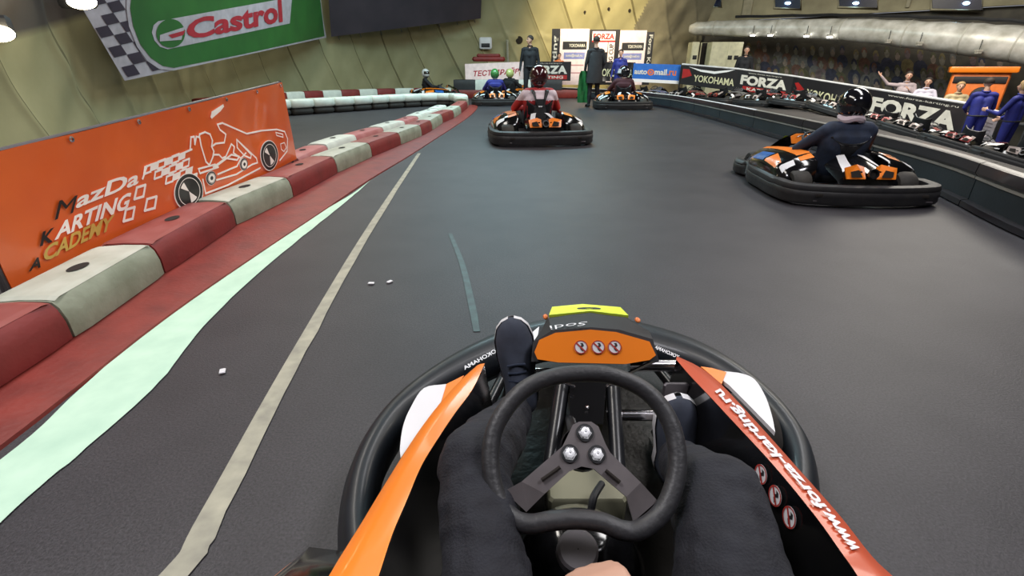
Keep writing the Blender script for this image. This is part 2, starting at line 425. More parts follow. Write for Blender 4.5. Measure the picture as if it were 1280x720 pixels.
# ------------------------------------------------------------------ the rental kart
BUMP = mat('scuffed_bumper_plastic', (.020, .020, .023), .5, scale=9, bump=.15, bscale=30, col2=(.035, .033, .033), spec=.35)
def rounded_loop(pts, n=6): return cat_rom([Vector(p) for p in pts], n, True)
def kart_root(name, label, parts=True, stripe=ORG, plate=ORG, group=None, sticker=BLST, front_plate=YEL, vent=ORG, wstripe=WHT):
    t = empty(name); tag(t, label, 'kart', group); V = Vector
    # bumper ring round the whole kart
    ctr = [(-.62, -.86), (-.3, -.95), (0, -.965), (.3, -.95), (.62, -.86), (.69, -.62), (.685, -.3), (.66, .08), (.56, .38), (.60, .64), (.5, .85), (.25, .99), (0, 1.02), (-.25, .99), (-.5, .85), (-.6, .64), (-.56, .38), (-.66, .08), (-.685, -.3), (-.69, -.62)]
    path = cat_rom([(x, y, 0) for x, y in ctr], 4, True); N = len(path); rows = []
    sec = [(.045, .03), (.06, .06), (.055, .10), (.062, .115), (.06, .155), (.05, .17), (.058, .19), (.045, .225), (0, .24), (-.05, .225), (-.06, .16), (-.06, .06), (-.04, .03)]
    for i, p in enumerate(path):
        tg = (path[(i+1) % N]-path[i-1]).normalized(); nrm = V((tg.y, -tg.x, 0)); fz = .76 if p.y > .5 else (.84 if p.y > -.6 else .88)
        rows.append([p+nrm*a+V((0, 0, h*fz)) for a, h in sec])
    rows.append(rows[0]); b = MB(); b.grid([r for r in rows], closed=True); bump = b.build('bumper', BUMP, t, ang=50)
    b = MB()
    for x in (-.42, -.14, .14, .42): b.box((x, -1.022+abs(x)*.10, .118), (.17, .012, .03), bev=.004, rz=-.1*x)
    b.build('bumper_slot', HOLE, bump)
    b = MB()
    for x in (-.45, -.1, .2, .5): b.box((x, -1.01+abs(x)*.09, .062), (.13, .012, .012), bev=.003, rz=-.12*x)
    b.build('scuffed_edge', GREYM, bump)
    b = MB(); b.box((0, .12, .055), (.74, 1.35, .02), bev=.008); b.build('floor_tray', GREYM, t)
    for q in (-1, 1):
        b = MB(); b.tube([(q*.33, -.75, .09), (q*.34, -.2, .08), (q*.36, .3, .08), (q*.24, .75, .09)], .016, n=8); b.build('frame_rail', CHR, t)
    # side pods
    for q in (-1, 1):
        rows = []
        for y, xi, xo, zt in ((-.62, .36, .60, .20), (-.56, .33, .66, .30), (-.4, .31, .68, .345), (-.1, .32, .68, .34), (.2, .34, .67, .315), (.42, .40, .63, .28), (.5, .46, .60, .2)):
            rows.append([V((q*xi, y, .07)), V((q*xi, y, zt+.055)), V((q*(xi+.03), y, zt+.075)), V((q*(xi*.5+xo*.5), y, zt+.035)), V((q*(xo-.04), y, zt-.03)), V((q*xo, y, zt-.09)), V((q*xo, y, .07))])
        b = MB(); b.grid(rows); b.f += [list(range(len(b.v)-49, len(b.v)-42)), list(range(len(b.v)-7, len(b.v)))]; b.m += [0, 0]
        pod = b.build('side_pod', GLOSS, t, ang=50)
        def top(y, f, q=q):      # point on the pod's top
            ys = [-.62, -.56, -.4, -.1, .2, .42, .5]; xi = [.36, .33, .31, .32, .34, .40, .46]; xo = [.60, .66, .68, .68, .67, .63, .60]; zt = [.2, .30, .345, .34, .315, .28, .2]
            a = np.interp(y, ys, xi); o_ = np.interp(y, ys, xo); z = np.interp(y, ys, zt)
            prof = [(a+.03, z+.075), (a*.5+o_*.5, z+.035), (o_-.04, z-.03), (o_, z-.09)]
            k = f*3; i = min(int(k), 2); w = k-i
            x = prof[i][0]*(1-w)+prof[i+1][0]*w; zz = prof[i][1]*(1-w)+prof[i+1][1]*w
            return V((q*x, y, zz+.006))
        def patch(name, m, y0, y1, f0, f1, g0=None, g1=None, par=pod):
            g0 = f0 if g0 is None else g0; g1 = f1 if g1 is None else g1; b = MB(); rows = []
            for k in range(7):
                w = k/6; rows.append([top(y0*(1-w)+y1*w, (f0*(1-w)+g0*w)*(1-s_)+(f1*(1-w)+g1*w)*s_) for s_ in (0, .33, .67, 1)])
            b.grid(rows); return b.build(name, m, par, ang=0)
        patch('orange_stripe', stripe, -.52, .40, .0, .30, .0, .16)
        patch('orange_patch', stripe, -.42, -.12, .62, .95, .40, .8)
        patch('blue_sticker', sticker, -.08, .22, .42, .8, .42, .8)
        patch('white_flash', WHT, -.55, -.46, .45, .9, .40, .8)
    # engine cover with two white stripes ending in orange vents
    rows = []
    for y, w, z in ((-.46, .17, .405), (-.5, .235, .41), (-.62, .25, .38), (-.78, .27, .345), (-.86, .275, .325)):
        rows.append([V((x*w, y, z-.10*abs(x)**3-(.02 if abs(x) < .3 else 0))) for x in (-1, -.85, -.6, -.3, -.15, 0, .15, .3, .6, .85, 1)])
    rows.append([V((x*.27, -.885, .2)) for x in (-1, -.85, -.6, -.3, -.15, 0, .15, .3, .6, .85, 1)])
    b = MB(); b.grid(rows); cov = b.build('engine_cover', GLOSS, t, ang=50)
    def cv(x, y, up=.008):
        ys = [-.86, -.78, -.62, -.5, -.46]; zz = [.325, .345, .38, .41, .405]
        return V((x, y, np.interp(y, ys, zz)-.10*abs(x/.26)**3+up))
    for q in (-1, 1):
        b = MB(); b.grid([[cv(q*(x0+(.075)*s_), y) for s_ in (0, .5, 1)] for x0, y in ((.06, -.49), (.08, -.56), (.10, -.64), (.12, -.74), (.135, -.79))]); b.build('white_stripe', wstripe, cov, ang=0)
        b = MB(); b.prism([V((q*.05, -.888, .25)), V((q*.22, -.888, .25)), V((q*.235, -.84, .345)), V((q*.11, -.80, .37)), V((q*.055, -.83, .35))], (0, -.012, 0.006)); v = b.build('orange_vent' if vent is ORG else 'vent_surround', vent, cov, smooth=False)
        b = MB(); b.prism([V((q*.085, -.905, .272)), V((q*.185, -.905, .272)), V((q*.195, -.885, .32)), V((q*.12, -.878, .335))], (0, -.004, 0)); b.build('vent_opening', HOLE, v, smooth=False)
    b = MB(); b.lathe([(.046, 0), (.046, .03), (.034, .03), (.032, 0)], (0, -.895, .30), (0, -1, .3)); b.build('exhaust_ring', BLK, cov)
    b = MB(); b.lathe([(.001, .004), (.033, .004)], (0, -.895, .30), (0, -1, .3)); b.build('exhaust_opening', HOLE, cov)
    # seat
    rows = []
    for k in range(9):
        a = k/8; y = -.05-.42*a**.8+(.0); z = .10+.40*max(0, a-.25)**1.3/.75**1.3; w = .19+.02*math.sin(a*PI)
        rows.append([V((x*w, y+.05*abs(x)**2*(1 if a > .4 else 0), z+.11*abs(x)**3*(1-a*.3))) for x in (-1, -.8, -.5, 0, .5, .8, 1)])
    b = MB(); b.grid(rows); b.grid([[p+V((0, -.012, -.012)) for p in r] for r in rows]); seat = b.build('seat', BLKM, t, ang=60)
    b = MB(); b.tube([rows[-1][i]+V((0, -.006, 0)) for i in range(7)], .014, n=8); b.build('seat_rim', BLK, seat)
    # wheels
    for q in (-1, 1):
        for y, w, xx in ((-.60, .17, .50), (.62, .11, .46)):
            b = MB(); b.lathe([(.07, -w/2), (.115, -w/2), (.133, -w/2+.02), (.137, 0), (.133, w/2-.02), (.115, w/2), (.07, w/2)], (q*xx, y, .138), (1, 0, 0), n=24)
            ty = b.build('wheel', RUB, t, ang=40)
            b = MB(); b.lathe([(.001, w*.3), (.03, w*.3), (.035, w*.22), (.072, w*.3), (.074, w*.46), (.068, w*.48)], (q*xx, y, .138), (q, 0, 0), n=20); b.build('rim', CHR, ty)
    b = MB(); b.tube([(-.45, -.6, .138), (.45, -.6, .138)], .018, n=8); b.build('axle', CHR, t)
    # nose cowl with number plate
    b = MB(); rows = []
    for y, w, z in ((.42, .12, .50), (.5, .17, .52), (.62, .2, .46), (.78, .22, .36), (.93, .24, .24), (.96, .24, .12)):
        rows.append([V((x*w, y, z-.05*abs(x)**2)) for x in (-1, -.6, 0, .6, 1)])
    b.grid(rows); cw = b.build('nose_cowl', GLOSS, t, ang=50)
    b = MB(); b.prism([V((-.15, .413, .40)), V((.15, .413, .40)), V((.165, .44, .475)), V((.1, .45, .505)), V((-.1, .45, .505)), V((-.165, .44, .475))], (0, -.012, 0)); b.build('cowl_panel', plate, cw, smooth=False)
    b = MB(); b.grid([[V((x*.13, y, z+.008)) for x in (-1, 1)] for y, z in ((.64, .45), (.78, .36), (.86, .3))]); b.build('number_plate', front_plate, cw)
    # steering
    b = MB(); c = V((0, .17, .47)); n = V((0, -.6, .8)).normalized(); up = V((0, .8, .6)).normalized()
    b.tube([c+V((math.cos(a), 0, 0))*.15+up*(.125*math.sin(a) if math.sin(a) > -.6 else -.08) for a in [2*PI*k/24 for k in range(24)]], .014, n=8, closed=True)
    sw = b.build('steering_wheel', BLKM, t)
    b = MB()
    for a in (PI/2, PI*1.17, PI*1.83): b.tube([c, c+V((math.cos(a), 0, 0))*.14+up*.12*math.sin(a)], .014, n=6, sq=(1, .3))
    b.build('spoke', GREYM, sw)
    b = MB(); b.tube([c-n*.01, V((0, .5, .14))], .014, n=8); b.build('steering_column', CHR, t)
    return t
def world_of(o, loc, rz, s=1.0):
    o.location = loc; o.rotation_euler.z = rz; o.scale = (s, s, s); return o
V = Vector
# ================================================================== SETTING
def floor_mat():
    m = bpy.data.materials.new('asphalt'); m.use_nodes = True; nt = m.node_tree; b = nt.nodes['Principled BSDF']; L = nt.links
    tc = nt.nodes.new('ShaderNodeTexCoord')
    def nz(s, d=4, r=.5):
        n = nt.nodes.new('ShaderNodeTexNoise'); n.inputs['Scale'].default_value = s; n.inputs['Detail'].default_value = d; n.inputs['Roughness'].default_value = r; L.new(tc.outputs['Object'], n.inputs['Vector']); return n
    a = nz(.35, 3); f = nz(150, 3, .7); g = nz(3.2, 5)
    r1 = nt.nodes.new('ShaderNodeValToRGB'); r1.color_ramp.elements[0].position = .38; r1.color_ramp.elements[1].position = .66
    r1.color_ramp.elements[0].color = (.033, .031, .036, 1); r1.color_ramp.elements[1].color = (.051, .049, .055, 1); L.new(a.outputs['Fac'], r1.inputs['Fac'])
    r2 = nt.nodes.new('ShaderNodeValToRGB'); r2.color_ramp.elements[0].position = .3; r2.color_ramp.elements[1].position = .75
    r2.color_ramp.elements[0].color = (.35, .35, .35, 1); r2.color_ramp.elements[1].color = (1.9, 1.85, 1.85, 1); L.new(f.outputs['Fac'], r2.inputs['Fac'])
    mx = nt.nodes.new('ShaderNodeMix'); mx.data_type = 'RGBA'; mx.blend_type = 'MULTIPLY'; mx.inputs[0].default_value = .8; L.new(r1.outputs['Color'], mx.inputs[6]); L.new(r2.outputs['Color'], mx.inputs[7])
    # rubbed racing line and marbles, running along the track
    r3 = nt.nodes.new('ShaderNodeValToRGB'); r3.color_ramp.elements[0].position = .35; r3.color_ramp.elements[1].position = .6; r3.color_ramp.elements[0].color = (.82, .82, .84, 1); r3.color_ramp.elements[1].color = (1.1, 1.1, 1.1, 1); L.new(g.outputs['Fac'], r3.inputs['Fac'])
    m2 = nt.nodes.new('ShaderNodeMix'); m2.data_type = 'RGBA'; m2.blend_type = 'MULTIPLY'; m2.inputs[0].default_value = .8; L.new(mx.outputs[2], m2.inputs[6]); L.new(r3.outputs['Color'], m2.inputs[7])
    L.new(m2.outputs[2], b.inputs['Base Color']); b.inputs['Roughness'].default_value = .5; b.inputs['Specular IOR Level'].default_value = .45
    bp = nt.nodes.new('ShaderNodeBump'); bp.inputs['Strength'].default_value = .35; bp.inputs['Distance'].default_value = .004; L.new(f.outputs['Fac'], bp.inputs['Height']); L.new(bp.outputs['Normal'], b.inputs['Normal'])
    return m
ASPH = floor_mat()
# pit lane floor: level beside the barrier, ramping down towards the stands
barrier_pts = [G(*p) for p in ((820, 133), (860, 141), (968, 172), (1075, 206), (1170, 241), (1280, 296))]
bar = [V((1.5, 19.6, 0)), V((3.3, 17.4, 0))]+barrier_pts+[V((2.95, 1.4, 0)), V((2.7, -.5, 0)), V((2.6, -3, 0))]
def pz(x, y): return max(-1.6, min(0.0, 1.25-.30*x+.08*y))
b = MB(); b.add([(-14, -5, 0), (6.5, -5, 0), (6.5, 26, 0), (-14, 26, 0)], [(0, 1, 2, 3)]); fl = b.build('floor', ASPH, origin=(0, 0, 0)); tag(fl, 'dark grey speckled asphalt floor of the indoor kart track', 'floor', kind='structure')
PITF = mat('pit_floor', (.07, .062, .06), .6, scale=2, col2=(.045, .04, .04))
# the pit floor lies just over the track slab and slopes away beside it
b = MB(); rows = []
for j in range(30):
    y = -5+j*31/29; bx = float(np.interp(y, [p.y for p in reversed(bar)], [p.x for p in reversed(bar)]))+.16
    rows.append([V((x, y, pz(x, y)+.003)) for x in [bx+(24-bx)*i/30 for i in range(31)]])
b.grid(rows); pf = b.build('floor_pit', PITF, origin=(5, 0, 0)); tag(pf, 'dark pit lane floor sloping down behind the barrier', 'floor', kind='structure')
# trim the slab where the ramp dips under it
me = fl.data; me.clear_geometry()
ys = [-5+j*31/29 for j in range(30)]; vs = []; fs = []
for y in ys:
    bx = float(np.interp(y, [p.y for p in reversed(bar)], [p.x for p in reversed(bar)]))+.16; vs += [(-14, y, 0), (bx, y, 0)]
for j in range(29): fs.append((2*j, 2*j+1, 2*j+3, 2*j+2))
me.from_pydata(vs, [], fs); me.materials.append(ASPH) if not me.materials else None

# ------------------------------------------------------------------ tarpaulin dome wall
base = cat_rom([V(p) for p in ((-6.0, -5, 0), (-5.9, 0, 0), (-6.1, 4.5, 0), (-7.0, 9, 0), (-7.8, 13, 0), (-7.4, 16.4, 0), (-5.8, 19.0, 0), (-3.9, 20.9, 0), (-1, 21.8, 0), (2.2, 22.2, 0), (5.2, 22.6, 0), (8.0, 23.4, 0))], 85)
seg = [0.0]
for a, c in zip(base, base[1:]): seg.append(seg[-1]+(c-a).length)
def off(z): return .02*z+.075*z*z
NV = 62; ZT = 6.2
STOT = seg[-1]; DS = .05; NC = int((STOT+.55*ZT)/DS)
BX = [p.x for p in base]; BY = [p.y for p in base]
def bpt(s): s = max(0, min(STOT, s)); return V((float(np.interp(s, seg, BX)), float(np.interp(s, seg, BY)), 0))
def wall_pt(j, z):                                 # columns follow the leaning seams
    sk = j*DS; s = sk-.55*z; p = bpt(s); t = (bpt(s+.15)-bpt(s-.15)).normalized(); n = V((t.y, -t.x, 0))
    ph = (sk/1.35) % 1.0; dd = min(ph, 1-ph)*1.35
    seam = .035*math.exp(-(dd/.07)**2)
    wr = .05*math.sin((sk-.6*z)*9.0+2*math.sin(s*.7))*noise.noise(V((s*.5, z*.5, 3)))+.045*noise.noise(V(((sk-1.1*z)*2.4, z*.6, 0)))-.05*math.sin(PI*ph)
    tie = .05*math.exp(-((z-2.2+.15*math.sin(PI*ph))/.05)**2) if p.y > 14 else 0
    return p+n*(off(z)+wr+seam+tie)+V((0, 0, z))
TARP = mat('olive_tarpaulin', (.43, .40, .23), .5, var=.1, scale=1.3, bump=.25, bscale=9, col2=(.35, .325, .18))
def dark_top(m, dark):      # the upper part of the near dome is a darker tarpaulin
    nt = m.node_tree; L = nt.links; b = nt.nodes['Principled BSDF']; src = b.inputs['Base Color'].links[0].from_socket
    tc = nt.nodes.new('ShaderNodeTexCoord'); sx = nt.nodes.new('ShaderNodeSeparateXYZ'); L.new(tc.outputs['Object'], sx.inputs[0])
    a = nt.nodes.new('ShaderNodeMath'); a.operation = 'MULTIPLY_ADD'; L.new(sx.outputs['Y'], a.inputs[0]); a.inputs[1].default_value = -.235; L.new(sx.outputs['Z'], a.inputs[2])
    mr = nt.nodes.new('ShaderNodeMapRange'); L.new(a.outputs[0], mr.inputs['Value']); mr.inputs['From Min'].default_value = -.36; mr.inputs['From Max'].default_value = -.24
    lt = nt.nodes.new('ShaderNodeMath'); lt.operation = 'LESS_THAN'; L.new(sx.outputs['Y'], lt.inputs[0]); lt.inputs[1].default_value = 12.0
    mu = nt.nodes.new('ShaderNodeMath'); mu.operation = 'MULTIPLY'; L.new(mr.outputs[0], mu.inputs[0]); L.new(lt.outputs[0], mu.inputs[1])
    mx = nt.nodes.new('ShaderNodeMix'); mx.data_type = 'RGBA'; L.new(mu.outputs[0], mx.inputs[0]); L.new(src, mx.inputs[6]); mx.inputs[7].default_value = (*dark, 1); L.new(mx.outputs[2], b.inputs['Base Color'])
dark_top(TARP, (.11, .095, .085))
TARPD = mat('dark_tarpaulin', (.14, .125, .09), .6, var=.2, scale=.8, bump=.2, bscale=9, col2=(.06, .055, .045))
ROCK = mat('rough_grey_olive_wall', (.30, .28, .20), .8, scale=1.1, bump=.5, bscale=6, col2=(.16, .15, .11), detail=8)
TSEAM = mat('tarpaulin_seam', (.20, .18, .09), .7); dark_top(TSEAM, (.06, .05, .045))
b = MB(); rows = []
for k in range(NV+1):
    z = ZT*k/NV; rows.append([wall_pt(i, z) for i in range(NC)])
def wmf(k, i):
    z = ZT*k/NV; p = bpt(i*DS-.55*z)
    if p.x > 4.0+z*.35: return 2
    if ((i*DS/1.35) % 1.0)*1.35 < DS: return 3
    return 0
DK = (1.95, .02)
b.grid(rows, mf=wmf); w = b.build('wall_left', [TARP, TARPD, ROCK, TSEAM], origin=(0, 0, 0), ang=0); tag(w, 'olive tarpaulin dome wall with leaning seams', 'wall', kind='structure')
CEIL = mat('ceiling_dark', (.05, .048, .04), .8)
b = MB(); b.add([(-14, -6, 6.0), (26, -6, 6.0), (26, 27, 6.0), (-14, 27, 6.0)], [(0, 1, 2, 3)]); c = b.build('ceiling', CEIL, origin=(0, 0, 6.0)); tag(c, 'dark hall ceiling', 'ceiling', kind='structure')
b = MB(); b.add([(-14, -4.9, -1.7), (24, -4.9, -1.7), (24, -4.9, 6), (-14, -4.9, 6)], [(0, 1, 2, 3)]); c = b.build('wall_back', TARPD, origin=(0, -4.9, 0)); tag(c, 'dark wall behind the driver', 'wall', kind='structure')
# facade on the right with windows, recess and mural
A0, A1 = V((7.7, 23.3, 0)), V((16.3, 16.3, 0)); fd = (A1-A0).normalized(); fn = V((-fd.y, fd.x, 0)); fn = fn if fn.y < 0 else -fn
A2 = A1+fd*6
def FW(px, py, o=0.0):      # point of the facade plane (moved o towards the track) seen at px,py
    return PL(px, py, A0+fn*o, fn)
CONC = mat('stained_concrete', (.46, .42, .28), .8, scale=1.0, bump=.3, bscale=12, col2=(.20, .18, .12), detail=8)
def facade(name, z0, z1, o, m, label, th=.15):
    b = MB(); b.prism([A0+V((0, 0, z0))+fn*o, A2+V((0, 0, z0))+fn*o, A2+V((0, 0, z1))+fn*o, A0+V((0, 0, z1))+fn*o], -fn*th); w = b.build(name, m, smooth=False); tag(w, label, 'wall', kind='structure')
    return w
facade('wall_right', 2.75, 6.0, .0, CONC, 'stained concrete facade above the air duct')
MUR0 = mat('mural_ground', (.12, .11, .085), .7, scale=2.5, col2=(.06, .055, .05))
facade('wall_recess', -2.2, 2.75, -.35, MUR0, 'dark recessed wall below the air duct')
b = MB(); b.add([A2+V((0, 0, -2)), V((23.8, -5, -2)), V((23.8, -5, 6)), A2+V((0, 0, 6))], [(0, 1, 2, 3)]); c = b.build('wall_side', TARPD); tag(c, 'dark side wall beyond the pits', 'wall', kind='structure')

# windows in the facade
FRM = mat('window_frame_cream', (.5, .46, .33), .6); GLS = mat('window_glass', (.02, .022, .05), .3, spec=.3)
GLOW = mat('cold_lamp_glow', (.5, .8, 1.0), .5, emit=9)
wi = 0
for x0, y0, x1, y1, lx in ((880, -22, 902, 7, 890), (968, -24, 1001, 10, 985), (1048, -24, 1097, 9, 1070), (1164, -24, 1228, 12, 1208)):
    wi += 1
    P = [FW(x0, y1+ (0), .03), FW(x1, y1+2, .03), FW(x1, y0+2, .03), FW(x0, y0, .03)]
    t = empty('window_%d' % wi, P[0], world=True); tag(t, 'dark glazed window with pale frame in the concrete facade, number %d from the tent side' % wi, 'window', kind='structure')
    b = MB(); b.prism(P, -fn*.02); b.build('glass', GLS, t, smooth=False)
    b = MB(); b.tube(P, .045, n=4, closed=True); b.build('window_frame', FRM, t, ang=0)
    b = MB(); q = FW(lx, 4, .06); b.ell(q, (.12, .05, .045), nu=10, nv=6); b.build('lit_lamp', GLOW, t)
# pale pilasters on the facade
for k, (px, w_) in enumerate(((935, .35), (1135, .12))):
    q = FW(px, 6, .06); b = MB(); b.box((q.x, q.y, 4.3), (w_, .12, 2.9), rz=math.atan2(fd.y, fd.x), bev=.02); c = b.build('trim_%d' % (k+1), FRM); tag(c, 'pale upright pilaster on the facade, %s' % ('wide, by the duct end' if k == 0 else 'narrow, between two windows'), 'trim', kind='structure')

# ------------------------------------------------------------------ air duct
DUCT = mat('silver_duct', (.80, .79, .75), .35, .1, scale=3, bump=.15, bscale=6, col2=(.42, .41, .36))
dpts = [(862, 36, 19.0, .22), (905, 35.5, 18.4, .27), (990, 36, 17.0, .30), (1070, 38, 15.6, .33), (1150, 44, 14.4, .37), (1220, 50, 13.5, .41), (1290, 58, 12.7, .45), (1400, 74, 11.5, .48)]
dp = cat_rom([D(x, y, t) for x, y, t, r in dpts], 5); rr = []
for i in range(len(dp)): k = i/(len(dp)-1)*(len(dpts)-1); j = min(int(k), len(dpts)-2); rr.append((dpts[j][3]*(1-k+j)+dpts[j+1][3]*(k-j))*(1.0+.035*math.sin(i*2.1)))
rr[0] *= .6
b = MB(); b.tube(dp, rr, n=20); du = b.build('air_duct', DUCT); tag(du, 'long silver ventilation duct running along the facade above the stands', 'duct')
DJ = mat('duct_joint', (.55, .54, .48), .5)
for i in range(4, len(dp)-1, 5): b = MB(); b.tube([dp[i]-(dp[i+1]-dp[i]).normalized()*.02, dp[i]+(dp[i+1]-dp[i]).normalized()*.02], rr[i]+.012, n=20); b.build('duct_joint', DJ, du)
b = MB(); b.tube([p+V((0, .15, rr[i]+.12)) for i, p in enumerate(dp) if i > 5], .05, n=6); o = b.build('cable_tray', BLKM, None); tag(o, 'thin dark cable tray fixed above the silver duct', 'cable tray')
LMP = mat('downlight_white', (1, .97, .9), .5, emit=14); LOFF = mat('downlight_grey', (.5, .48, .42), .5)
for k, (px, py, t, on) in enumerate(((941, 43.5, 17.6, 1), (963, 43.5, 17.2, 1), (1008, 44.5, 16.4, 1), (1037, 45.5, 15.9, 1), (1110, 52, 14.7, 0), (1149, 55, 14.1, 0), (1223, 65, 13.2, 0))):
    p = D(px, py, t); e = empty('downlight', p, world=True)
    tag(e, 'small %s hanging under the silver duct, %s from the duct\'s far end' % ('glowing white lamp' if on else 'unlit grey lamp', ('first', 'second', 'third', 'fourth', 'fifth', 'sixth', 'seventh')[k]), 'lamp', 'lamps under the duct')
    b = MB(); b.box(p+V((0, 0, .03)), (.16, .12, .06), bev=.01); b.build('lamp_housing', LOFF, e)
    b = MB(); b.box(p-V((0, 0, .02)), (.13, .10, .05), bev=.01); b.build('lamp_lens', LMP if on else LOFF, e)
    b = MB(); b.tube([p+V((0, 0, .06)), p+V((0, 0, .3))], .01, n=6); b.build('bracket', BLKM, e)

# ------------------------------------------------------------------ mural of spectators on the recessed wall
S = Sheet([FW(932, 112, -.3), FW(1262, 168, -.3), FW(1262, 66, -.3), FW(932, 50, -.3)])
S.sheet('crowd_mural', MUR0, 8, 2); tag(S.o, 'dark printed mural of a crowd of faces along the recessed wall', 'mural')
cols = [mat('mural_%s' % n, c, .7, scale=9, var=.25) for n, c in (('mauve', (.2, .15, .16)), ('rust', (.20, .10, .07)), ('ochre', (.26, .21, .10)), ('grey', (.2, .2, .19)), ('navy', (.05, .055, .10)), ('flesh', (.36, .29, .24)), ('olive', (.13, .13, .07)), ('pale', (.28, .26, .21)))]
b = MB(); fnc = lambda a, c: S.f(a, c, .01+.00001*len(b.v)/10)
asp = 6.2
for row in range(4):
    for i in range(24):
        x = (i+.5+R.uniform(-.3, .3))/24.5; y = .88-.22*row+R.uniform(-.04, .04); s_ = .085+.02*R.random(); m = R.choice([0, 1, 2, 3, 4, 6, 3, 4])
        disc2(b, fnc, x, y-s_*1.9, 0, s_*1.25, asp, 12, m, sx=1.25); disc2(b, fnc, x, y, 0, s_*.8, asp, 12, R.choice([5, 5, 7, 0]), sx=.8); disc2(b, fnc, x, y+.01, s_*.45, s_*.9, asp, 8, R.choice([4, 6, 2, 1, 3]), sx=.8, a0=0, a1=PI)
b.build('printed_crowd', cols, S.o, smooth=False)

# ------------------------------------------------------------------ banners and panels
BNR = mat('banner_black', (.018, .017, .02), .35, scale=2, coat=.2); BBL = mat('banner_blue', (.02, .16, .62), .4); BRD = mat('banner_red', (.45, .02, .02), .4)
PWH = mat('panel_pinkish_white', (.92, .74, .72), .5, emit=.12); TXW = mat('lettering_cream', (.75, .73, .66), .5); TXY = mat('lettering_pale_yellow', (.72, .70, .45), .5)  # pinkish white panels carry a faint glow of their own, though no lamps
LETR = mat('lettering_red', (.50, .03, .05), .5)
def stake(S_, name, label, cat, group=None): tag(S_.o, label, cat, group)
def banner(px, name, m, label, t, wob=.0, group=None, nx=20, ny=6):
    ts = t if isinstance(t, tuple) else (t, t)
    q = [D(px[0][0], px[0][1], ts[0]), D(px[1][0], px[1][1], ts[1]), D(px[2][0], px[2][1], ts[1]), D(px[3][0], px[3][1], ts[0])]
    # hang each upright: the upper corners stand over the lower ones
    for lo, hi in ((0, 3), (1, 2)):
        r = ray(*px[hi]); p = q[lo]; tt = math.hypot(p.x, p.y)/math.hypot(r.x, r.y); q[hi] = V((p.x, p.y, CH+r.z*tt))
    S_ = Sheet(q, wob); S_.sheet(name, m, nx, ny); tag(S_.o, label, 'banner', group); return S_
# poster wall panels
def panel(x0, x1, yt, yb, t, label, m=BNR):
    S_ = banner([(x0, yb), (x1, yb), (x1, yt), (x0, yt)], 'sponsor_panel', m, label, t, nx=4, ny=4); return S_
TT = 18.2
pA = panel(688, 698, 36, 106, TT, 'narrow black upright panel reading karting, beside the first pinkish sponsor panel')
pA.text('lettering', 'karting', 0, 0, 0, 0, TXW, quad=[(.85, .12), (.85, .88), (.1, .88), (.1, .12)])
pB = panel(698, 733, 36, 106, TT, 'pinkish white sponsor panel behind the narrow karting panel and the man with a green flag', PWH)
pC = panel(733, 770, 37, 106, TT, 'black and white middle sponsor panel headed FORZA on red, behind the green flag man')
pD = panel(770, 802, 38, 106, TT, 'pinkish white sponsor panel beyond the middle FORZA panel', PWH)
pE = panel(802, 811, 40, 106, TT, 'narrow black upright panel reading Forza Karting at the end of the sponsor wall')
pE.text('lettering', 'Forza Karting', 0, 0, 0, 0, TXW, quad=[(.2, .95), (.2, .05), (.85, .05), (.85, .95)])
for p_ in (pB, pD):
    p_.shape('printed_bar', lambda b, f: b.add([f(.1, .64), f(.93, .64), f(.93, .78), f(.1, .78)], [(0, 1, 2, 3)]), BNR)
    p_.text('lettering', 'YOKOHAMA', .32, .68, .88, .74, TXW, off=.012)
    p_.shape('printed_bar', lambda b, f: b.add([f(.15, .47), f(.88, .47), f(.88, .59), f(.15, .59)], [(0, 1, 2, 3)]), mat('faded_blue', (.25, .28, .6), .5))
    p_.text('lettering', 'auto@mail.ru', .22, .50, .8, .56, TXW, off=.012)
    p_.shape('printed_line', lambda b, f: (line2(b, f, [(.2, .36), (.85, .36)], .022), line2(b, f, [(.15, .22), (.8, .22)], .022)), mat('faded_pink', (.6, .3, .32), .5))
pC.shape('white_print', lambda b, f: (b.add([f(.1, .8), f(.85, .8), f(.85, .97), f(.1, .97)], [(0, 1, 2, 3)]), b.add([f(.3, .6), f(.62, .6), f(.62, .78), f(.3, .78)], [(0, 1, 2, 3)]), b.add([f(.64, .05), f(.85, .05), f(.85, .78), f(.64, .78)], [(0, 1, 2, 3)])), PWH)
pC.text('lettering', 'FORZA', .13, .83, .82, .93, BRD, bold=.04, off=.01)
pC.text('lettering', 'KARTING CUP', 0, 0, 0, 0, BNR, quad=[(.82, .1), (.82, .75), (.68, .75), (.68, .1)], off=.012)
pC.shape('red_print', lambda b, f: b.add([f(.1, .78), f(.85, .78), f(.85, .81), f(.1, .81)], [(0, 1, 2, 3)]), BRD, off=.011)
# FORZA KARTING banner in front of the poster wall
def forza(S_, red0=.02):
    S_.text('lettering', 'FORZA', .08, .36, .92, .80, TXW, bold=.05)
    S_.shape('red_bar', lambda b, f: b.add([f(.14, .08), f(.92, .08), f(.92, .30), f(.14, .30)], [(0, 1, 2, 3)]), BRD)
    S_.text('lettering', 'KARTING', .22, .12, .84, .26, TXW, bold=.02, off=.012)
    S_.text('lettering', 'www.forza-karting.ru', .2, .87, .8, .94, TXW, bold=0)
f0 = banner([(655, 101), (713, 101), (713, 77), (655, 77)], 'banner', BNR, 'black FORZA KARTING banner below the karting panel, partly behind the man in a black jacket', 17.4); forza(f0)
f1 = banner([(582, 105), (655, 100), (651, 77), (582, 80)], 'banner', PWH, 'white banner with dark red ТЕСТ-ДРАЙВ lettering hung behind the blue-suited driver', 17.6)
f1.text('lettering', 'ТЕСТ-ДРАЙВ', .14, .3, .92, .72, LETR, bold=.03, shear=.2)
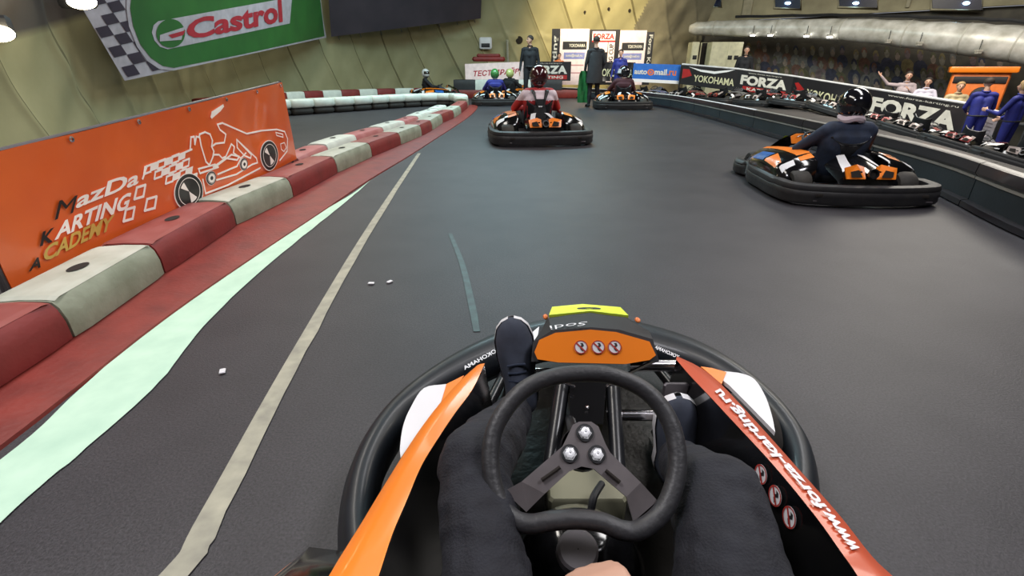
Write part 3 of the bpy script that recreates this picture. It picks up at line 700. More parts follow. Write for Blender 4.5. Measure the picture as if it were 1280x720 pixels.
f2 = banner([(745, 101), (792, 103), (792, 78), (745, 77)], 'banner', BNR, 'crumpled black YOKOHAMA banner behind the kart beside the green flag', 16.9, wob=.02)
f2.text('lettering', 'YOKOHAMA', .04, .25, .96, .65, TXY, bold=.02)
f3 = banner([(790, 102), (848, 105), (850, 81), (790, 79)], 'banner', BBL, 'bright blue auto@mail.ru banner with a white lower edge', 16.6)
f3.text('lettering', 'auto', .03, .42, .3, .68, TXW, bold=.03); f3.text('lettering', 'mail', .46, .42, .72, .74, TXW, bold=.03); f3.text('lettering', '.ru', .73, .42, .92, .68, ORGD, bold=.02)
f3.shape('at_sign', lambda b, f: (disc2(b, f, .38, .55, .1, .17, 2.4), disc2(b, f, .38, .55, .0, .06, 2.4)), ORGD)
f3.shape('white_edge', lambda b, f: b.add([f(0, 0), f(1, 0), f(1, .17), f(0, .17)], [(0, 1, 2, 3)]), WHTG)
f4 = banner([(850, 105), (918, 114), (918, 87), (850, 81)], 'banner', BNR, 'black YOKOHAMA banner with a white swoosh, next to the blue banner', (16.4, 15.6))
f4.text('lettering', 'YOKOHAMA', .24, .22, .97, .56, TXY, bold=.02)
f4.shape('swoosh', lambda b, f: b.add([f(.12, .93), f(.35, .74), f(.6, .7), f(.82, .84), f(.95, .98), f(.8, .92), f(.6, .82), f(.35, .84)], [tuple(range(8))]), WHTG)
f4.shape('red_emblem', lambda b, f: b.add([f(.02, .3), f(.2, .5), f(.14, .8), f(.02, .8)], [(0, 1, 2, 3)]), BRD)
f5 = banner([(918, 114), (986, 124), (986, 96), (918, 87)], 'banner', BNR, 'black FORZA KARTING banner between the two YOKOHAMA banners', (15.6, 14.7)); forza(f5)
f6 = banner([(986, 124), (1064, 146), (1064, 109), (986, 96)], 'banner', BNR, 'black YOKOHAMA banner with a red emblem, behind the navy driver\'s helmet', (14.7, 13.2))
f6.text('lettering', 'YOKOHAMA', .26, .25, 1.02, .62, TXY, bold=.02)
f6.shape('red_emblem', lambda b, f: b.add([f(.03, .35), f(.12, .25), f(.22, .55), f(.1, .8), f(.04, .75), f(.1, .52)], [tuple(range(6))]), BRD)
f7 = banner([(1064, 147), (1197, 186), (1199, 131), (1064, 109)], 'banner', BNR, 'longest black FORZA banner with a broad red strip, nearest to the people in blue', (13.2, 10.9))
f7.text('lettering', 'FORZA', .16, .34, .93, .80, TXW, bold=.05)
f7.shape('red_bar', lambda b, f: b.add([f(.2, .04), f(.93, .04), f(.93, .32), f(.2, .32)], [(0, 1, 2, 3)]), BRD)
f7.text('lettering', 'www.forza-karting.ru', .3, .87, .9, .94, TXW, bold=0)
f8 = banner([(1197, 186), (1236, 197), (1238, 143), (1199, 132)], 'banner', BNR, 'black board with a pale framed notice, at the end of the banner row', (10.9, 10.3))
f8.shape('pale_notice', lambda b, f: b.add([f(.1, .3), f(.85, .3), f(.85, .86), f(.1, .86)], [(0, 1, 2, 3)]), mat('notice_grey', (.42, .38, .42), .5, scale=12))
f8.shape('notice_print', lambda b, f: [line2(b, f, [(.2, y), (.75, y)], .018) for y in (.42, .5, .58, .66, .74)], mat('notice_ink', (.2, .17, .2), .5), off=.01)
f8.shape('red_foot', lambda b, f: b.add([f(.02, .0), f(.95, .0), f(.95, .22), f(.02, .22)], [(0, 1, 2, 3)]), BRD, off=.006)
# rail carrying the banner row
b = MB(); rp = [f4.q[3], f4.q[2], f5.q[2], f6.q[2], f7.q[2], f8.q[2]]
b.tube([p+V((0, .06, .02)) for p in rp], .03, n=8)
fr = b.build('banner_fence', mat('grey_rail', (.75, .74, .76), .4)); tag(fr, 'long rail fence on posts that carries the black pit banners', 'fence')
for p in rp: b = MB(); b.tube([p+V((0, .08, .02)), V((p.x, p.y+.08, pz(p.x, p.y+.08)))], .025, n=8); b.build('post', BLKM, fr)

# ------------------------------------------------------------------ the orange academy banner by the near kerb row
BO = mat('orange_banner', (.95, .17, .028), .3, scale=1.8, coat=.6, col2=(.80, .115, .018), bump=.25, bscale=4)
tl, bl = G(25, 383, .07), None
BLp = V((-2.05, 1.79, .06)); BRp = V((-2.05, 4.66, .19)); TRp = V((-2.05, 4.66, .86)); TLp = V((-2.05, 1.79, .655))
S = Sheet([BLp, BRp, TRp, TLp], wob=.005, wf=4); S.sheet('banner', BO, 60, 20); tag(S.o, 'large glossy orange MAZDA KARTING ACADEMY banner behind the near kerb blocks', 'banner')
def inv(px, py):     # where on the banner a pixel of the photograph lies
    a, c = .5, .5
    d = ray(px, py); t = -2.05/d.x; p = V((0, 0, CH))+d*t
    a = (p.y-1.79)/(4.66-1.79); z0 = .06+.13*a; z1 = .655+.205*a
    return a, (p.z-z0)/(z1-z0)
def crop(x, y): return inv(160+x*220/990, 120+y*160/720)
def crop2(x, y): return inv(x/2.4, 100+y/2.4)
WL = mat('banner_white_ink', (1, .9, .82), .4, emit=.12); BKI = mat('banner_black_ink', (.02, .015, .015), .35); YLI = mat('banner_yellow_ink', (.85, .55, .12), .4)  # white ink has a slight glow added so the print reads brighter
def lineb(b, f, pts, w=.019, closed=False): line2(b, f, [crop(*p) for p in pts], w, 4.4, closed)
def qtext(txt, p00, p10, p11, p01, m, bold=.03):
    S.text('lettering', txt, 0, 0, 0, 0, m, bold=bold, quad=[crop2(*p) for p in (p00, p10, p11, p01)], off=.009)
qtext('M', (158, 420), (215, 398), (228, 345), (172, 362), BKI, .0); qtext('azDa', (222, 388), (405, 312), (412, 266), (232, 338), WL, .025)
qtext('K', (112, 500), (150, 485), (160, 440), (122, 455), BKI); qtext('ARTING', (155, 482), (378, 386), (388, 334), (168, 430), WL, .03)
qtext('A', (78, 575), (112, 562), (122, 528), (88, 536), BKI); qtext('CADEMY', (118, 548), (330, 450), (342, 402), (128, 498), YLI, .03)
def cars(b, f):
    lineb(b, f, [(345, 300), (350, 232), (368, 228), (372, 272), (380, 228), (395, 232), (398, 215), (425, 203), (450, 215), (462, 250), (458, 285), (470, 310), (465, 340)])
    lineb(b, f, [(355, 300), (280, 330), (90, 395), (65, 465)])
    lineb(b, f, [(398, 235), (405, 280), (430, 370), (450, 390)])
    lineb(b, f, [(458, 285), (480, 268), (530, 262), (540, 215), (505, 190), (490, 160), (520, 152), (660, 212), (745, 195), (830, 188), (870, 200), (885, 240), (885, 310), (850, 362)])
    lineb(b, f, [(850, 270), (868, 262), (880, 290), (868, 312), (855, 300)], closed=True, w=.012); lineb(b, f, [(825, 205), (860, 215), (862, 232), (830, 222)], closed=True, w=.014)
    lineb(b, f, [(430, 548), (560, 500), (735, 405)]); lineb(b, f, [(415, 470), (430, 548)])
    lineb(b, f, [(392, 410), (480, 385), (500, 400), (400, 435)], closed=True)
    lineb(b, f, [(495, 472), (600, 440), (690, 385), (720, 375), (715, 350), (600, 245), (600, 290), (640, 335), (680, 350), (685, 330), (600, 245)])
    lineb(b, f, [(450, 385), (470, 330), (500, 330), (520, 350), (540, 340), (570, 270), (585, 285), (580, 320), (620, 350)])
    lineb(b, f, [(470, 400), (540, 350), (600, 360), (610, 340), (570, 330), (520, 370), (480, 400)]); lineb(b, f, [(500, 440), (600, 395), (620, 350), (650, 320)])
    lineb(b, f, [(462, 95), (525, 55), (505, 78), (458, 118)], closed=True, w=.03)
S.shape('car_outline', cars, WL, off=.011)
def chk(b, f):
    O = (80, 400); ux = (40, -15); uy = (18, 42)       # slanting chequers
    for j in range(5):
        for i in range(6):
            if i < j*.9-.3 and (i, j) != (0, 0): continue
            x, y = O[0]+ux[0]*i+uy[0]*j*1.2, O[1]+ux[1]*i+uy[1]*j
            p = [crop(x, y), crop(x+ux[0], y+ux[1]), crop(x+ux[0]-6, y+ux[1]+40), crop(x-6, y+40)]
            if (i+j) % 2: b.add([f(*q) for q in p], [(0, 1, 2, 3)])
            else: line2(b, f, p, .018, 4.4, True)
    for (x, y) in ((35, 515), (100, 580), (-20, 640)):
        line2(b, f, [crop(x, y), crop(x+50, y-15), crop(x+42, y+50), crop(x-10, y+65)], .022, 4.4, True)
S.shape('chequer_print', chk, WL, off=.009)
def wheel2(px, py, rx, ry):
    c = crop(px, py); h = abs(crop(px, py+ry)[1]-c[1]); wd = abs(crop(px+rx, py)[0]-c[0])*4.4; sx = wd/h
    S.shape('wheel_print', lambda b, f: disc2(b, f, c[0], c[1], 0, h*1.06, 4.4, 32, sx=sx), WL, off=.013)
    S.shape('wheel_print', lambda b, f: disc2(b, f, c[0], c[1], 0, h*1.0, 4.4, 32, sx=sx), BKI, off=.015)
    S.shape('wheel_print', lambda b, f: (disc2(b, f, c[0], c[1], h*.76, h*.80, 4.4, 32, sx=sx), disc2(b, f, c[0], c[1], 0, h*.66, 4.4, 12, sx=sx, a0=1.9, a1=2.5) if ry > 60 else disc2(b, f, c[0], c[1], h*.3, h*.68, 4.4, 24, sx=sx), disc2(b, f, c[0], c[1], 0, h*.66, 4.4, 12, sx=sx, a0=4.6, a1=5.4) if ry > 60 else None), WL, off=.017)
wheel2(332, 537, 84, 104); wheel2(789, 335, 50, 86); wheel2(460, 462, 30, 40); wheel2(637, 384, 24, 36)
# eyelets and ties
for k in range(7):
    b = MB(); p = S.f(.02+k*.16, .97, .008); b.lathe([(.006, 0), (.013, 0), (.014, .004), (.006, .005)], p, S.n, n=12); b.build('eyelet', CHR, S.o)
b = MB(); b.tube([S.f(0, 0, -.02), S.f(0, 1.02, -.02)], .012, n=8); b.tube([S.f(1, 0, -.02), S.f(1, 1.02, -.02)], .012, n=8); b.tube([S.f(0, 1.0, -.02), S.f(1, 1.0, -.02)], .010, n=8); 
for a in (0, .5, 1): p = S.f(a, .5, -.02); b.tube([p, V((p.x-.03, p.y, .0))], .012, n=8)
b.build('banner_frame', GREYM, S.o)

# ------------------------------------------------------------------ big banners on the dome
from mathutils.bvhtree import BVHTree
bv = BVHTree.FromPolygons([v.co.copy() for v in w.data.vertices], [list(p.vertices) for p in w.data.polygons])
def onwall(px, py, o=.12):
    d = ray(px, py).normalized(); h = bv.ray_cast(V((0, 0, CH)), d)
    return h[0]-d*(o/max(.25, abs(d.dot(h[1])))) if h[0] else D(px, py, 12)
GB = mat('banner_green', (.035, .17, .035), .45, scale=1.5, col2=(.025, .12, .028)); PUR = mat('banner_dark_purple', (.075, .06, .075), .6, scale=1.2, col2=(.05, .042, .055))
CHB = mat('chequer_black', (.05, .035, .06), .5); CHW = mat('chequer_lilac_white', (.55, .5, .56), .5)
def draped(px, name, m, label, wob=0.0, o=.14):
    P = [onwall(*p, o=o) for p in px]; c = sum(P, V())/4; n = (P[1]-P[0]+P[2]-P[3]).cross(P[3]-P[0]+P[2]-P[1]).normalized()
    c = c+n*.12 if n.dot(c) < 0 else c-n*.12
    S_ = Sheet([PL(*p, c, n) for p in px], wob); S_.sheet(name, m, 30, 12); tag(S_.o, label, 'banner'); return S_
cb = draped([(156, 101), (408, 47), (392, -40), (84, -22)], 'banner', CHW, 'green oval CASTROL banner with chequered end hung on the dome wall', o=.22)
cb.o['label'] = 'green Castrol banner with a chequered flag end, hung on the olive dome wall'
def inv2(S_, px, py):
    bestd = None; lo = (.5, .5); st = .5
    p0 = V((0, 0, CH)); d = ray(px, py).normalized()
    for it in range(26):
        c = [(lo[0]+i*st, lo[1]+j*st) for i in (-1, 0, 1) for j in (-1, 0, 1)]
        def e(q): v = S_.f(*q)-p0; return (v-d*v.dot(d)).length
        n = min(c, key=e)
        if n == lo: st *= .6
        lo = n
    return lo
def gp(S_, name, pts, m, off_): return S_.shape(name, lambda b, f: b.add([f(*inv2(S_, *p)) for p in pts], [tuple(range(len(pts)))]), m, off=off_)
def csq(b, f):
    # chequers slant with the flag
    for j in range(-3, 9):
        for i in range(0, 8):
            if (i+j) % 2: continue
            x = 78+i*15.5+j*8.2; y = 2+j*12.2-i*3.6
            p = [(x, y), (x+15.5, y-3.6), (x+23.7, y+8.6), (x+8.2, y+12.2)]
            q = [inv2(cb, *k) for k in p]
            if all(-.0 <= a <= 1.0 and -.02 <= c <= 1.02 for a, c in q): b.add([f(a, c) for a, c in q], [(0, 1, 2, 3)])
cb.shape('chequer_print', csq, CHB, off=.01)
gp(cb, 'white_border', [(158, -32), (157, 12), (160, 32), (170, 58), (183, 76), (198, 86), (216, 88), (300, 70), (406, 47), (396, -38)], CHW, .014)
gp(cb, 'green_field', [(166, -32), (161, 10), (165, 32), (174, 55), (187, 72), (202, 82), (216, 84.5), (300, 68), (405, 45), (395, -38)], GB, .02)
gp(cb, 'white_cartouche', [(188, 40), (190, 31), (196, 26), (364, -4), (361, 29), (208, 61), (198, 58), (191, 50)], CHW, .026)
def ring(S_, name, cx, cy, r0, r1, m, off_):
    def fn_(b, f):
        k = []
        for i in range(33):
            a = 2*PI*i/32
            for r in (r1, r0): k.append(f(*inv2(S_, cx+math.cos(a)*r, cy+math.sin(a)*r)))
        b.add(k, [(2*i, 2*i+2, 2*i+3, 2*i+1) for i in range(32)])
    S_.shape(name, fn_, m, off=off_)
ring(cb, 'roundel', 211, 41, 0, 18, GB, .034)
gp(cb, 'roundel_white', [(197, 43), (228, 33), (224, 49), (197, 51)], CHW, .04)
gp(cb, 'roundel_red', [(207, 43), (229, 37), (226, 43), (212, 47)], LETR, .046)
cb.text('lettering', 'Castrol', 0, 0, 0, 0, LETR, bold=.035, quad=[inv2(cb, *p) for p in ((231, 50), (352, 27), (350, -3), (231, 25))], off=.036)
db = draped([(414, 46), (601, 23), (603, -30), (408, -40)], 'banner', PUR, 'plain dark purple banner hung on the dome beside the green one', o=.2)
# sagging ties under the purple banner
for k in range(8):
    a = .04+k*.13; p = db.f(a, 0, .0); b = MB(); b.tube([p, p+V((.03, 0, -.12))], .012, n=6); b.build('tie_cord', BLKM, db.o)
print('DK', onwall(2, 55, 0), onwall(60, 30, 0), onwall(175, 1, 0))
# lamps up on the dome
for k, (px, py, r_) in enumerate(((102, 2, .2), (-3, 42, .17))):
    p = onwall(px, py, .8); e = empty('floodlight', p, world=True)
    tag(e, 'glaring floodlight high on the dome, %s' % ('above the chequered corner of the green banner' if k == 0 else 'lower one at the left edge of the picture'), 'floodlight')
    b = MB(); b.ell(p, (r_, .06, r_*.45)); b.build('lamp_lens', mat('flood_glow', (1, .85, .55), .5, emit=22), e)
    b = MB(); b.box(p+V((-.12, .08, .06)), (r_*2.4, .12, r_*1.3), bev=.03); b.build('lamp_housing', BLKM, e)
# small fittings on the dome wall
e = empty('wall_box', onwall(607, 54, .12), world=True); tag(e, 'small white dispenser box fixed to the dome wall', 'box'); p = V(e.location)
b = MB(); b.box(p, (.5, .16, .42), bev=.04); b.build('casing', WHT, e); b = MB(); b.box(p+V((.0, -.085, -.08)), (.34, .02, .14), bev=.01); b.build('dark_slot', BLKM, e)
for k, (px, py, r_) in enumerate(((649, 50, .13), (731, 15, .045), (761, 11, .05), (787, 13, .05))):
    p = onwall(px, py, .02); b = MB(); b.lathe([(.001, .03), (r_, .02), (r_*1.1, 0)], p, (0, -1, -.2), n=16); o = b.build('wall_vent', HOLE)
    tag(o, ('large round black vent hole beside the man in the black jacket', 'small dark round hole in the lit dome above the middle of the sponsor panels', 'small dark round hole in the lit dome, between two others', 'small dark round hole in the lit dome, nearest the grey wall')[k], 'vent')
b = MB(); b.tube([onwall(634, 50, .15), onwall(635, 80, .15)], .05, n=8); o = b.build('pole', mat('pale_pole', (.5, .5, .4), .5)); tag(o, 'short pale upright pole on the dome wall beside the jacketed man', 'pole')
p = D(611, 74, 18.3); b = MB(); b.box(p, (1.25, .4, .16), bev=.06); b.box(p+V((0, 0, .12)), (.9, .35, .12), bev=.05); o = b.build('folded_mat', RED); tag(o, 'folded dark red mat on top of the white test-drive banner', 'mat')
PNK2 = mat("pale_red_top", (.34, .10, .09), .5, scale=7, col2=(.26, .05, .04)); WBL2 = mat("pale_cream_top", (.58, .60, .52), .5, scale=7, col2=(.42, .44, .36))
# ------------------------------------------------------------------ kerb blocks
def block(p0, p1, width, z0, z1, m, name='kerb_block', hole=True, side=-1, mh=None, rnd=.03):
    """one hollow plastic/concrete kerb block between two points of its track-side face"""
    p0, p1 = V(p0), V(p1); d = (p1-p0); L = d.length; d.normalize(); n = V((-d.y, d.x, 0))*(-side*-1)
    if side < 0: n = V((-d.y, d.x, 0))
    else: n = V((d.y, -d.x, 0))
    g = .006; p0 = p0+d*g; L -= 2*g; b = MB(); rows = []
    prof = [(0.0, z0), (0.0, z0+(z1-z0)*.5), (.012, z1-rnd), (.03, z1-.005), (.06, z1), (width*.5, z1+.004), (width-.05, z1), (width-.015, z1-.01), (width, z1-rnd), (width, z0)]
    for k in range(9):
        u = k/8; e = .0 if 0 < k < 8 else .008
        rows.append([p0+d*(L*u)+n*(a+(e if a < width/2 else -e))+V((0, 0, h-(e if h > z0+.03 else 0))) for a, h in prof])
    b.grid(rows); b.f += [list(range(10)), list(reversed(range(80, 90)))]; b.m += [0, 0]
    o = b.build(name, m, ang=40)
    if hole:
        c = p0+d*L*.5+n*width*.5+V((0, 0, z1+.0075)); b = MB(); M_ = Matrix((( d.x, n.x, 0), (d.y, n.y, 0), (0, 0, 1)))
        b.add([c+d*.055*math.cos(a)+n*.03*math.sin(a) for a in [2*PI*k/16 for k in range(16)]], [tuple(range(16))]); b.build('hole', HOLE, o)
    return o
ORDN = ['first', 'second', 'third', 'fourth', 'fifth', 'sixth', 'seventh', 'eighth', 'ninth', 'tenth', 'eleventh', 'twelfth', 'thirteenth', 'fourteenth', 'fifteenth', 'sixteenth', 'seventeenth', 'eighteenth', 'nineteenth', 'twentieth']
fr_ = [(-1.62, .78)]+[(G(x, y, .045).x, G(x, y, .045).y) for x, y in ((95, 420), (208, 340), (297, 280), (368, 245), (423, 215), (466, 195), (502, 180), (528, 169), (541, 162), (554, 153), (568, 147), (577, 141), (585, 134))]
for i in range(len(fr_)-1):
    red = i % 2 == 0; lab = '%s kerb block with a top hole, %s of the near row from the front' % ('dark red' if red else 'grimy cream', ORDN[i])
    o = block((*fr_[i], 0), (*fr_[i+1], 0), .29, .04, .20, RED if red else CRM); tag(o, lab, 'kerb block', 'near row of red and cream kerb blocks')
    tb = MB()   # separate paler colour over the top of each block
    p0 = V((*fr_[i], 0)); p1 = V((*fr_[i+1], 0)); d = (p1-p0).normalized(); n = V((-d.y, d.x, 0))
    tb.grid([[p0+d*(.012+(L_-.024)*u)+n*a+V((0, 0, h-(.007 if u in (0, 1) else 0))) for a, h in ((.03, .1965), (.06, .2015), (.145, .2055), (.24, .2015), (.272, .1925))] for L_ in [(p1-p0).length] for u in (0, .04, .5, .96, 1)])
    tb.build('pale_top', PNK2 if red else WBL2, o, smooth=False)
# second row behind it, mostly white
x2 = [(-2.38+.0*i, 4.75+i*.85) for i in range(6)]
r2 = [(-2.03, 4.72), (-2.05, 5.55), (-1.98, 6.4), (-1.85, 7.3), (-1.72, 8.2), (-1.66, 9.1), (-1.62, 10.0), (-1.54, 10.9), (-1.5, 11.9)]
for i in range(len(r2)-1):
    pk = i in (0, 2, 4); o = block((*r2[i], 0), (*r2[i+1], 0), .27, .0, .20+.012*(i % 2), PNK if pk else WBL)
    tag(o, '%s kerb block, %s in the second row just beyond the orange banner' % ('pinkish' if pk else 'white', ORDN[i]), 'kerb block', 'second row of pale kerb blocks')
# grey-white block poking out left of the banner
o = block((-2.12, .9, 0), (-2.12, 1.66, 0), .28, .0, .18, CRM); tag(o, 'pale grimy block standing alone left of the orange banner\'s end', 'kerb block')
# far white loop of soft blocks on a tyre base
fl_ = cat_rom([V(p) for p in ((-6.3, 10.6, 0), (-5.6, 11.1, 0), (-5.0, 11.7, 0), (-3.9, 13.0, 0), (-3.0, 14.1, 0), (-2.1, 14.7, 0), (-1.55, 14.5, 0), (-1.35, 13.6, 0))], 12)
L = [0]
for a, c in zip(fl_, fl_[1:]): L.append(L[-1]+(c-a).length)
def atL(s): return V((np.interp(s, L, [p.x for p in fl_]), np.interp(s, L, [p.y for p in fl_]), 0))
nW = 14
for i in range(nW):
    s0, s1 = L[-1]*i/nW, L[-1]*(i+1)/nW; a, c = atL(s0), atL(s1); d = (c-a).normalized(); n = V((-d.y, d.x, 0)); m_ = (a+c)/2
    e = empty('soft_barrier', m_, world=True); tag(e, 'puffy white cushion on a black tyre base, %s of the far loop from the left' % ORDN[i], 'barrier', 'far loop of white barrier cushions')
    b = MB(); b.box(m_+V((0, 0, .25)), ((c-a).length*1.0, .38, .18), bev=.035, rz=math.atan2(d.y, d.x)); b.build('cushion', WBL, e, ang=80)
    b = MB(); b.box(m_+V((0, 0, .08)), ((c-a).length*.96, .33, .155), bev=.05, rz=math.atan2(d.y, d.x)); b.build('tyre_base', RUB, e, ang=80)
# joining grey-cream end at the tip
o = block((-1.18, 13.5, 0), (-1.25, 14.9, 0), .3, .0, .26, CRM); tag(o, 'long cream end block closing the tip of the kerb rows', 'kerb block')
# low blocks along the foot of the dome
bk = [(-7.2, 12.0), (-7.1, 13.3), (-6.9, 14.6), (-6.3, 16.0), (-5.3, 17.3), (-4.1, 18.4), (-3.1, 18.75), (-2.2, 18.8)]
P_ = cat_rom([V((*p, 0)) for p in bk], 12); L2 = [0]
for a, c in zip(P_, P_[1:]): L2.append(L2[-1]+(c-a).length)
at2 = lambda s: V((np.interp(s, L2, [p.x for p in P_]), np.interp(s, L2, [p.y for p in P_]), 0))
for i in range(14):
    o = block(at2(L2[-1]*i/14), at2(L2[-1]*(i+1)/14), .3, 0, .34, RED if i % 2 == 0 else WBL, hole=False); tag(o, '%s block at the foot of the dome wall, %s towards the white banner' % ('red' if i % 2 == 0 else 'white', ORDN[i]), 'kerb block', 'far row along the dome foot')
s_ = V((-2.15, 19.55, 0))
for i in range(5):
    a = V((-2.1+i*.78, 18.65-.005*i, 0)); c = V((-2.1+(i+1)*.78, 18.65-.005*(i+1), 0))
    e = block(a, c, .35, 0.28, .62, BLKM if i % 2 == 0 else WBL, hole=False); e.name = 'kerb_block'; tag(e, '%s block standing on the long dark red beam, %s towards the jacketed man' % ('black' if i % 2 == 0 else 'white', ORDN[i]), 'kerb block', 'black and white blocks on the red beam')
b = MB(); b.box((.6, 18.85, .14), (5.6, .45, .275), bev=.04); o = b.build('red_beam', KRED); tag(o, 'long low dark red beam below the black and white blocks', 'beam')
# sloping red kerb strip
kr = [(-1.44, .2), (-1.43, 1.0), (-1.47, 1.8), (-1.45, 2.6), (-1.41, 3.44), (-1.36, 4.6), (-1.25, 6.0), (-1.16, 7.5), (-1.05, 9.3), (-.95, 11.4), (-.93, 13.4), (-.98, 14.6)]
kl = [(-1.68, .2), (-1.67, 1.0), (-1.72, 1.8), (-1.78, 2.6), (-1.77, 3.44), (-1.72, 4.6), (-1.6, 6.0), (-1.38, 7.5), (-1.32, 9.3), (-1.2, 11.4), (-1.18, 13.4), (-1.2, 14.6)]
kr = cat_rom([V((*p, 0)) for p in kr], 5); kl = cat_rom([V((*p, 0)) for p in kl], 5)
b = MB(); rows = []
for r_, l_ in zip(kr, kl):
    rows.append([l_-(r_-l_)*.75+V((0, 0, .038)), l_+V((0, 0, .038)), l_*.4+r_*.6+V((0, 0, .034)), r_+V((0, 0, .012)), r_+V((.003, 0, .0))])
b.grid(rows); o = b.build('kerb_strip', KRED, ang=50); tag(o, 'long scuffed dark red kerb strip under the near row of blocks', 'kerb')
# painted lines
def strip(pl, pr, z, name, m, label, wav=.0):
    pl = cat_rom([V((*p, 0)) for p in pl], 8); pr = cat_rom([V((*p, 0)) for p in pr], 8); b = MB(); rows = []
    for i, (a, c) in enumerate(zip(pl, pr)):
        w_ = wav*noise.noise(V((i*.9, 3, 0))); rows.append([a+V((0, 0, z)), (a+c)/2+V((0, 0, z)), c+V((w_, 0, z))])
    b.grid(rows); o = b.build(name, m, smooth=False); tag(o, label, 'floor marking', kind='structure'); return o
g2 = lambda *p: [(G(x, y).x, G(x, y).y) for x, y in p]
strip([(-1.44, .3)]+g2((0, 577), (100, 488), (200, 401), (300, 333), (400, 267), (440, 243), (463, 226)), [(-1.13, .3)]+g2((0, 656), (110, 560), (200, 478), (263, 400), (340, 328), (425, 259), (450, 238), (467, 224)), .0045, 'trim_mint_line', MINT, 'broad mint white painted band beside the red kerb', .006)
strip([(-.86, .3)]+g2((200, 720), (252, 640), (365, 440), (462, 280), (522, 192)), [(-.79, .3)]+g2((236, 720), (284, 640), (383, 440), (471, 280), (526, 192)), .004, 'trim_cream_line', YLN, 'narrow worn cream line running up the track', .01)
SCR = mat('teal_scratch', (.05, .085, .082), .45, scale=20, col2=(.032, .036, .038))
strip(g2((592, 415), (585, 380), (574, 330), (560, 292)), g2((600, 415), (594, 380), (581, 330), (565, 292)), .003, 'trim_scratch', SCR, 'faint teal smear on the asphalt ahead of the nose')
for i, (px, py) in enumerate(((464, 354), (487, 352), (278, 464))):
    p = G(px, py, .006); b = MB(); b.box(p, (.03, .02, .006), rz=i, bev=.002); o = b.build('litter_scrap', WHT); tag(o, 'tiny white scrap lying on the asphalt, %s' % ('left one of a pair' if i == 0 else 'right one of a pair' if i == 1 else 'beside the mint band'), 'scrap')

# ------------------------------------------------------------------ right-hand crash barrier in segments
BARF = mat('barrier_face', (.024, .034, .042), .6, scale=2.2, col2=(.014, .02, .025), bump=.1); BART = mat('barrier_top', (.016, .012, .016), .35, coat=.2); TRM = mat('barrier_trim', (.32, .30, .27), .4)
bp_ = cat_rom([V((p.x, p.y, 0)) for p in reversed(bar)], 10); L3 = [0]
for a, c in zip(bp_, bp_[1:]): L3.append(L3[-1]+(c-a).length)
at3 = lambda s: V((np.interp(s, L3, [p.x for p in bp_]), np.interp(s, L3, [p.y for p in bp_]), 0))
nS = 14; hB = .34
for i in range(nS):
    s0, s1 = L3[-1]*i/nS, L3[-1]*(i+1)/nS; K = 5; pts = [at3(s0+(s1-s0)*(.004+.992*k/K)) for k in range(K+1)]
    e = empty('crash_barrier', pts[0], world=True); tag(e, 'dark crash barrier section along the pit side, %s from the near end' % ORDN[i], 'barrier', 'dark crash barrier along the pits')
    def ex(prof, name, m):
        b = MB(); rows = []
        for k, p in enumerate(pts):
            a = pts[max(0, k-1)]; c = pts[min(K, k+1)]; d = (c-a).normalized(); n = V((d.y, -d.x, 0)); rows.append([p+n*o_+V((0, 0, h)) for o_, h in prof])
        b.grid(rows, closed=True); b.f += [list(range(len(prof))), list(range(len(b.v)-len(prof), len(b.v)))]; b.m += [0, 0]
        return b.build(name, m, e, ang=40)
    ex([(-.02, 0), (-.045, .01), (-.045, .05), (-.01, .06), (.03, .06), (.03, 0)], 'foot', BART)
    ex([(0, .055), (0, hB-.12), (.08, hB-.12), (.08, .055)], 'face_board', BARF)
    ex([(-.012, hB-.122), (-.012, hB-.105), (.02, hB-.105), (.02, hB-.122)], 'trim_strip', TRM)
    ex([(.0, hB-.105), (-.02, hB-.08), (-.015, hB-.01), (.02, hB), (.09, hB), (.12, hB-.02), (.12, hB-.1)], 'top_rail', BART)
    ex([(-.004, hB-.008), (.018, hB+.004), (.034, hB+.004), (.02, hB-.01)], 'bright_edge', WHT if i > 6 else TRM)

# ------------------------------------------------------------------ rival karts and their drivers
proto = kart_root('racing_kart', 'black and orange rental kart driven by the red-shirted driver')
def place(root, loc, rz, s=1.0, label=None, group=None, copy=True):
    k = copy_tree(root) if copy else root
    world_of(k, loc, rz, s)
    if label: k['label'] = label
    if group: k['group'] = group
    return k
def kpos(px, py, back=.0): return G(px, py)
# red-shirted driver, straight ahead
kA = G(683, 184); SA = .97; ra = math.radians(8)
def rear_to_c(p, rz, s, y=-.99): return p-V((-math.sin(rz)*y*s, math.cos(rz)*y*s, 0))
cA = rear_to_c(kA, ra, SA); place(proto, cA, ra, SA, copy=False)
REDP = WHC
def paint_red(cen, idx):
    k = (idx == 0)&(cen[:, 2] > .575)&(cen[:, 2] < .72); idx[k] = 5; return idx
HM_M = mat('helmet_maroon', (.05, .008, .012), .12, var=.1, coat=1); HM_G = mat('helmet_green', (.05, .25, .06), .3, coat=.6); HM_Y = mat('helmet_yellow_green', (.62, .7, .25), .3, coat=.6); HM_W = mat('helmet_white', (.8, .8, .78), .25, coat=.6); HM_B = mat('helmet_black', (.008, .008, .012), .08, var=.1, coat=1)
driver('person in a red and white shirt and maroon helmet driving the kart straight ahead', cA, ra, REDC, (HM_M, GLOSS), paint=paint_red, mats_extra=[WHC], H=SA, vest=True)
# navy driver on the right
kB = G(1086, 261); rb = math.radians(-3); SB = .84
cB = rear_to_c(kB, rb, SB*.97); place(proto, cB, rb, SB*.97, 'black and orange rental kart of the navy-clad driver, by the right-hand crash barrier')
driver('person in navy overalls, white neck scarf and black helmet driving by the right barrier', cB-V((0, 0, .045)), rb, NAVY, (HM_B, GLOSS), H=SB, scarf=True, gloves=WHC)
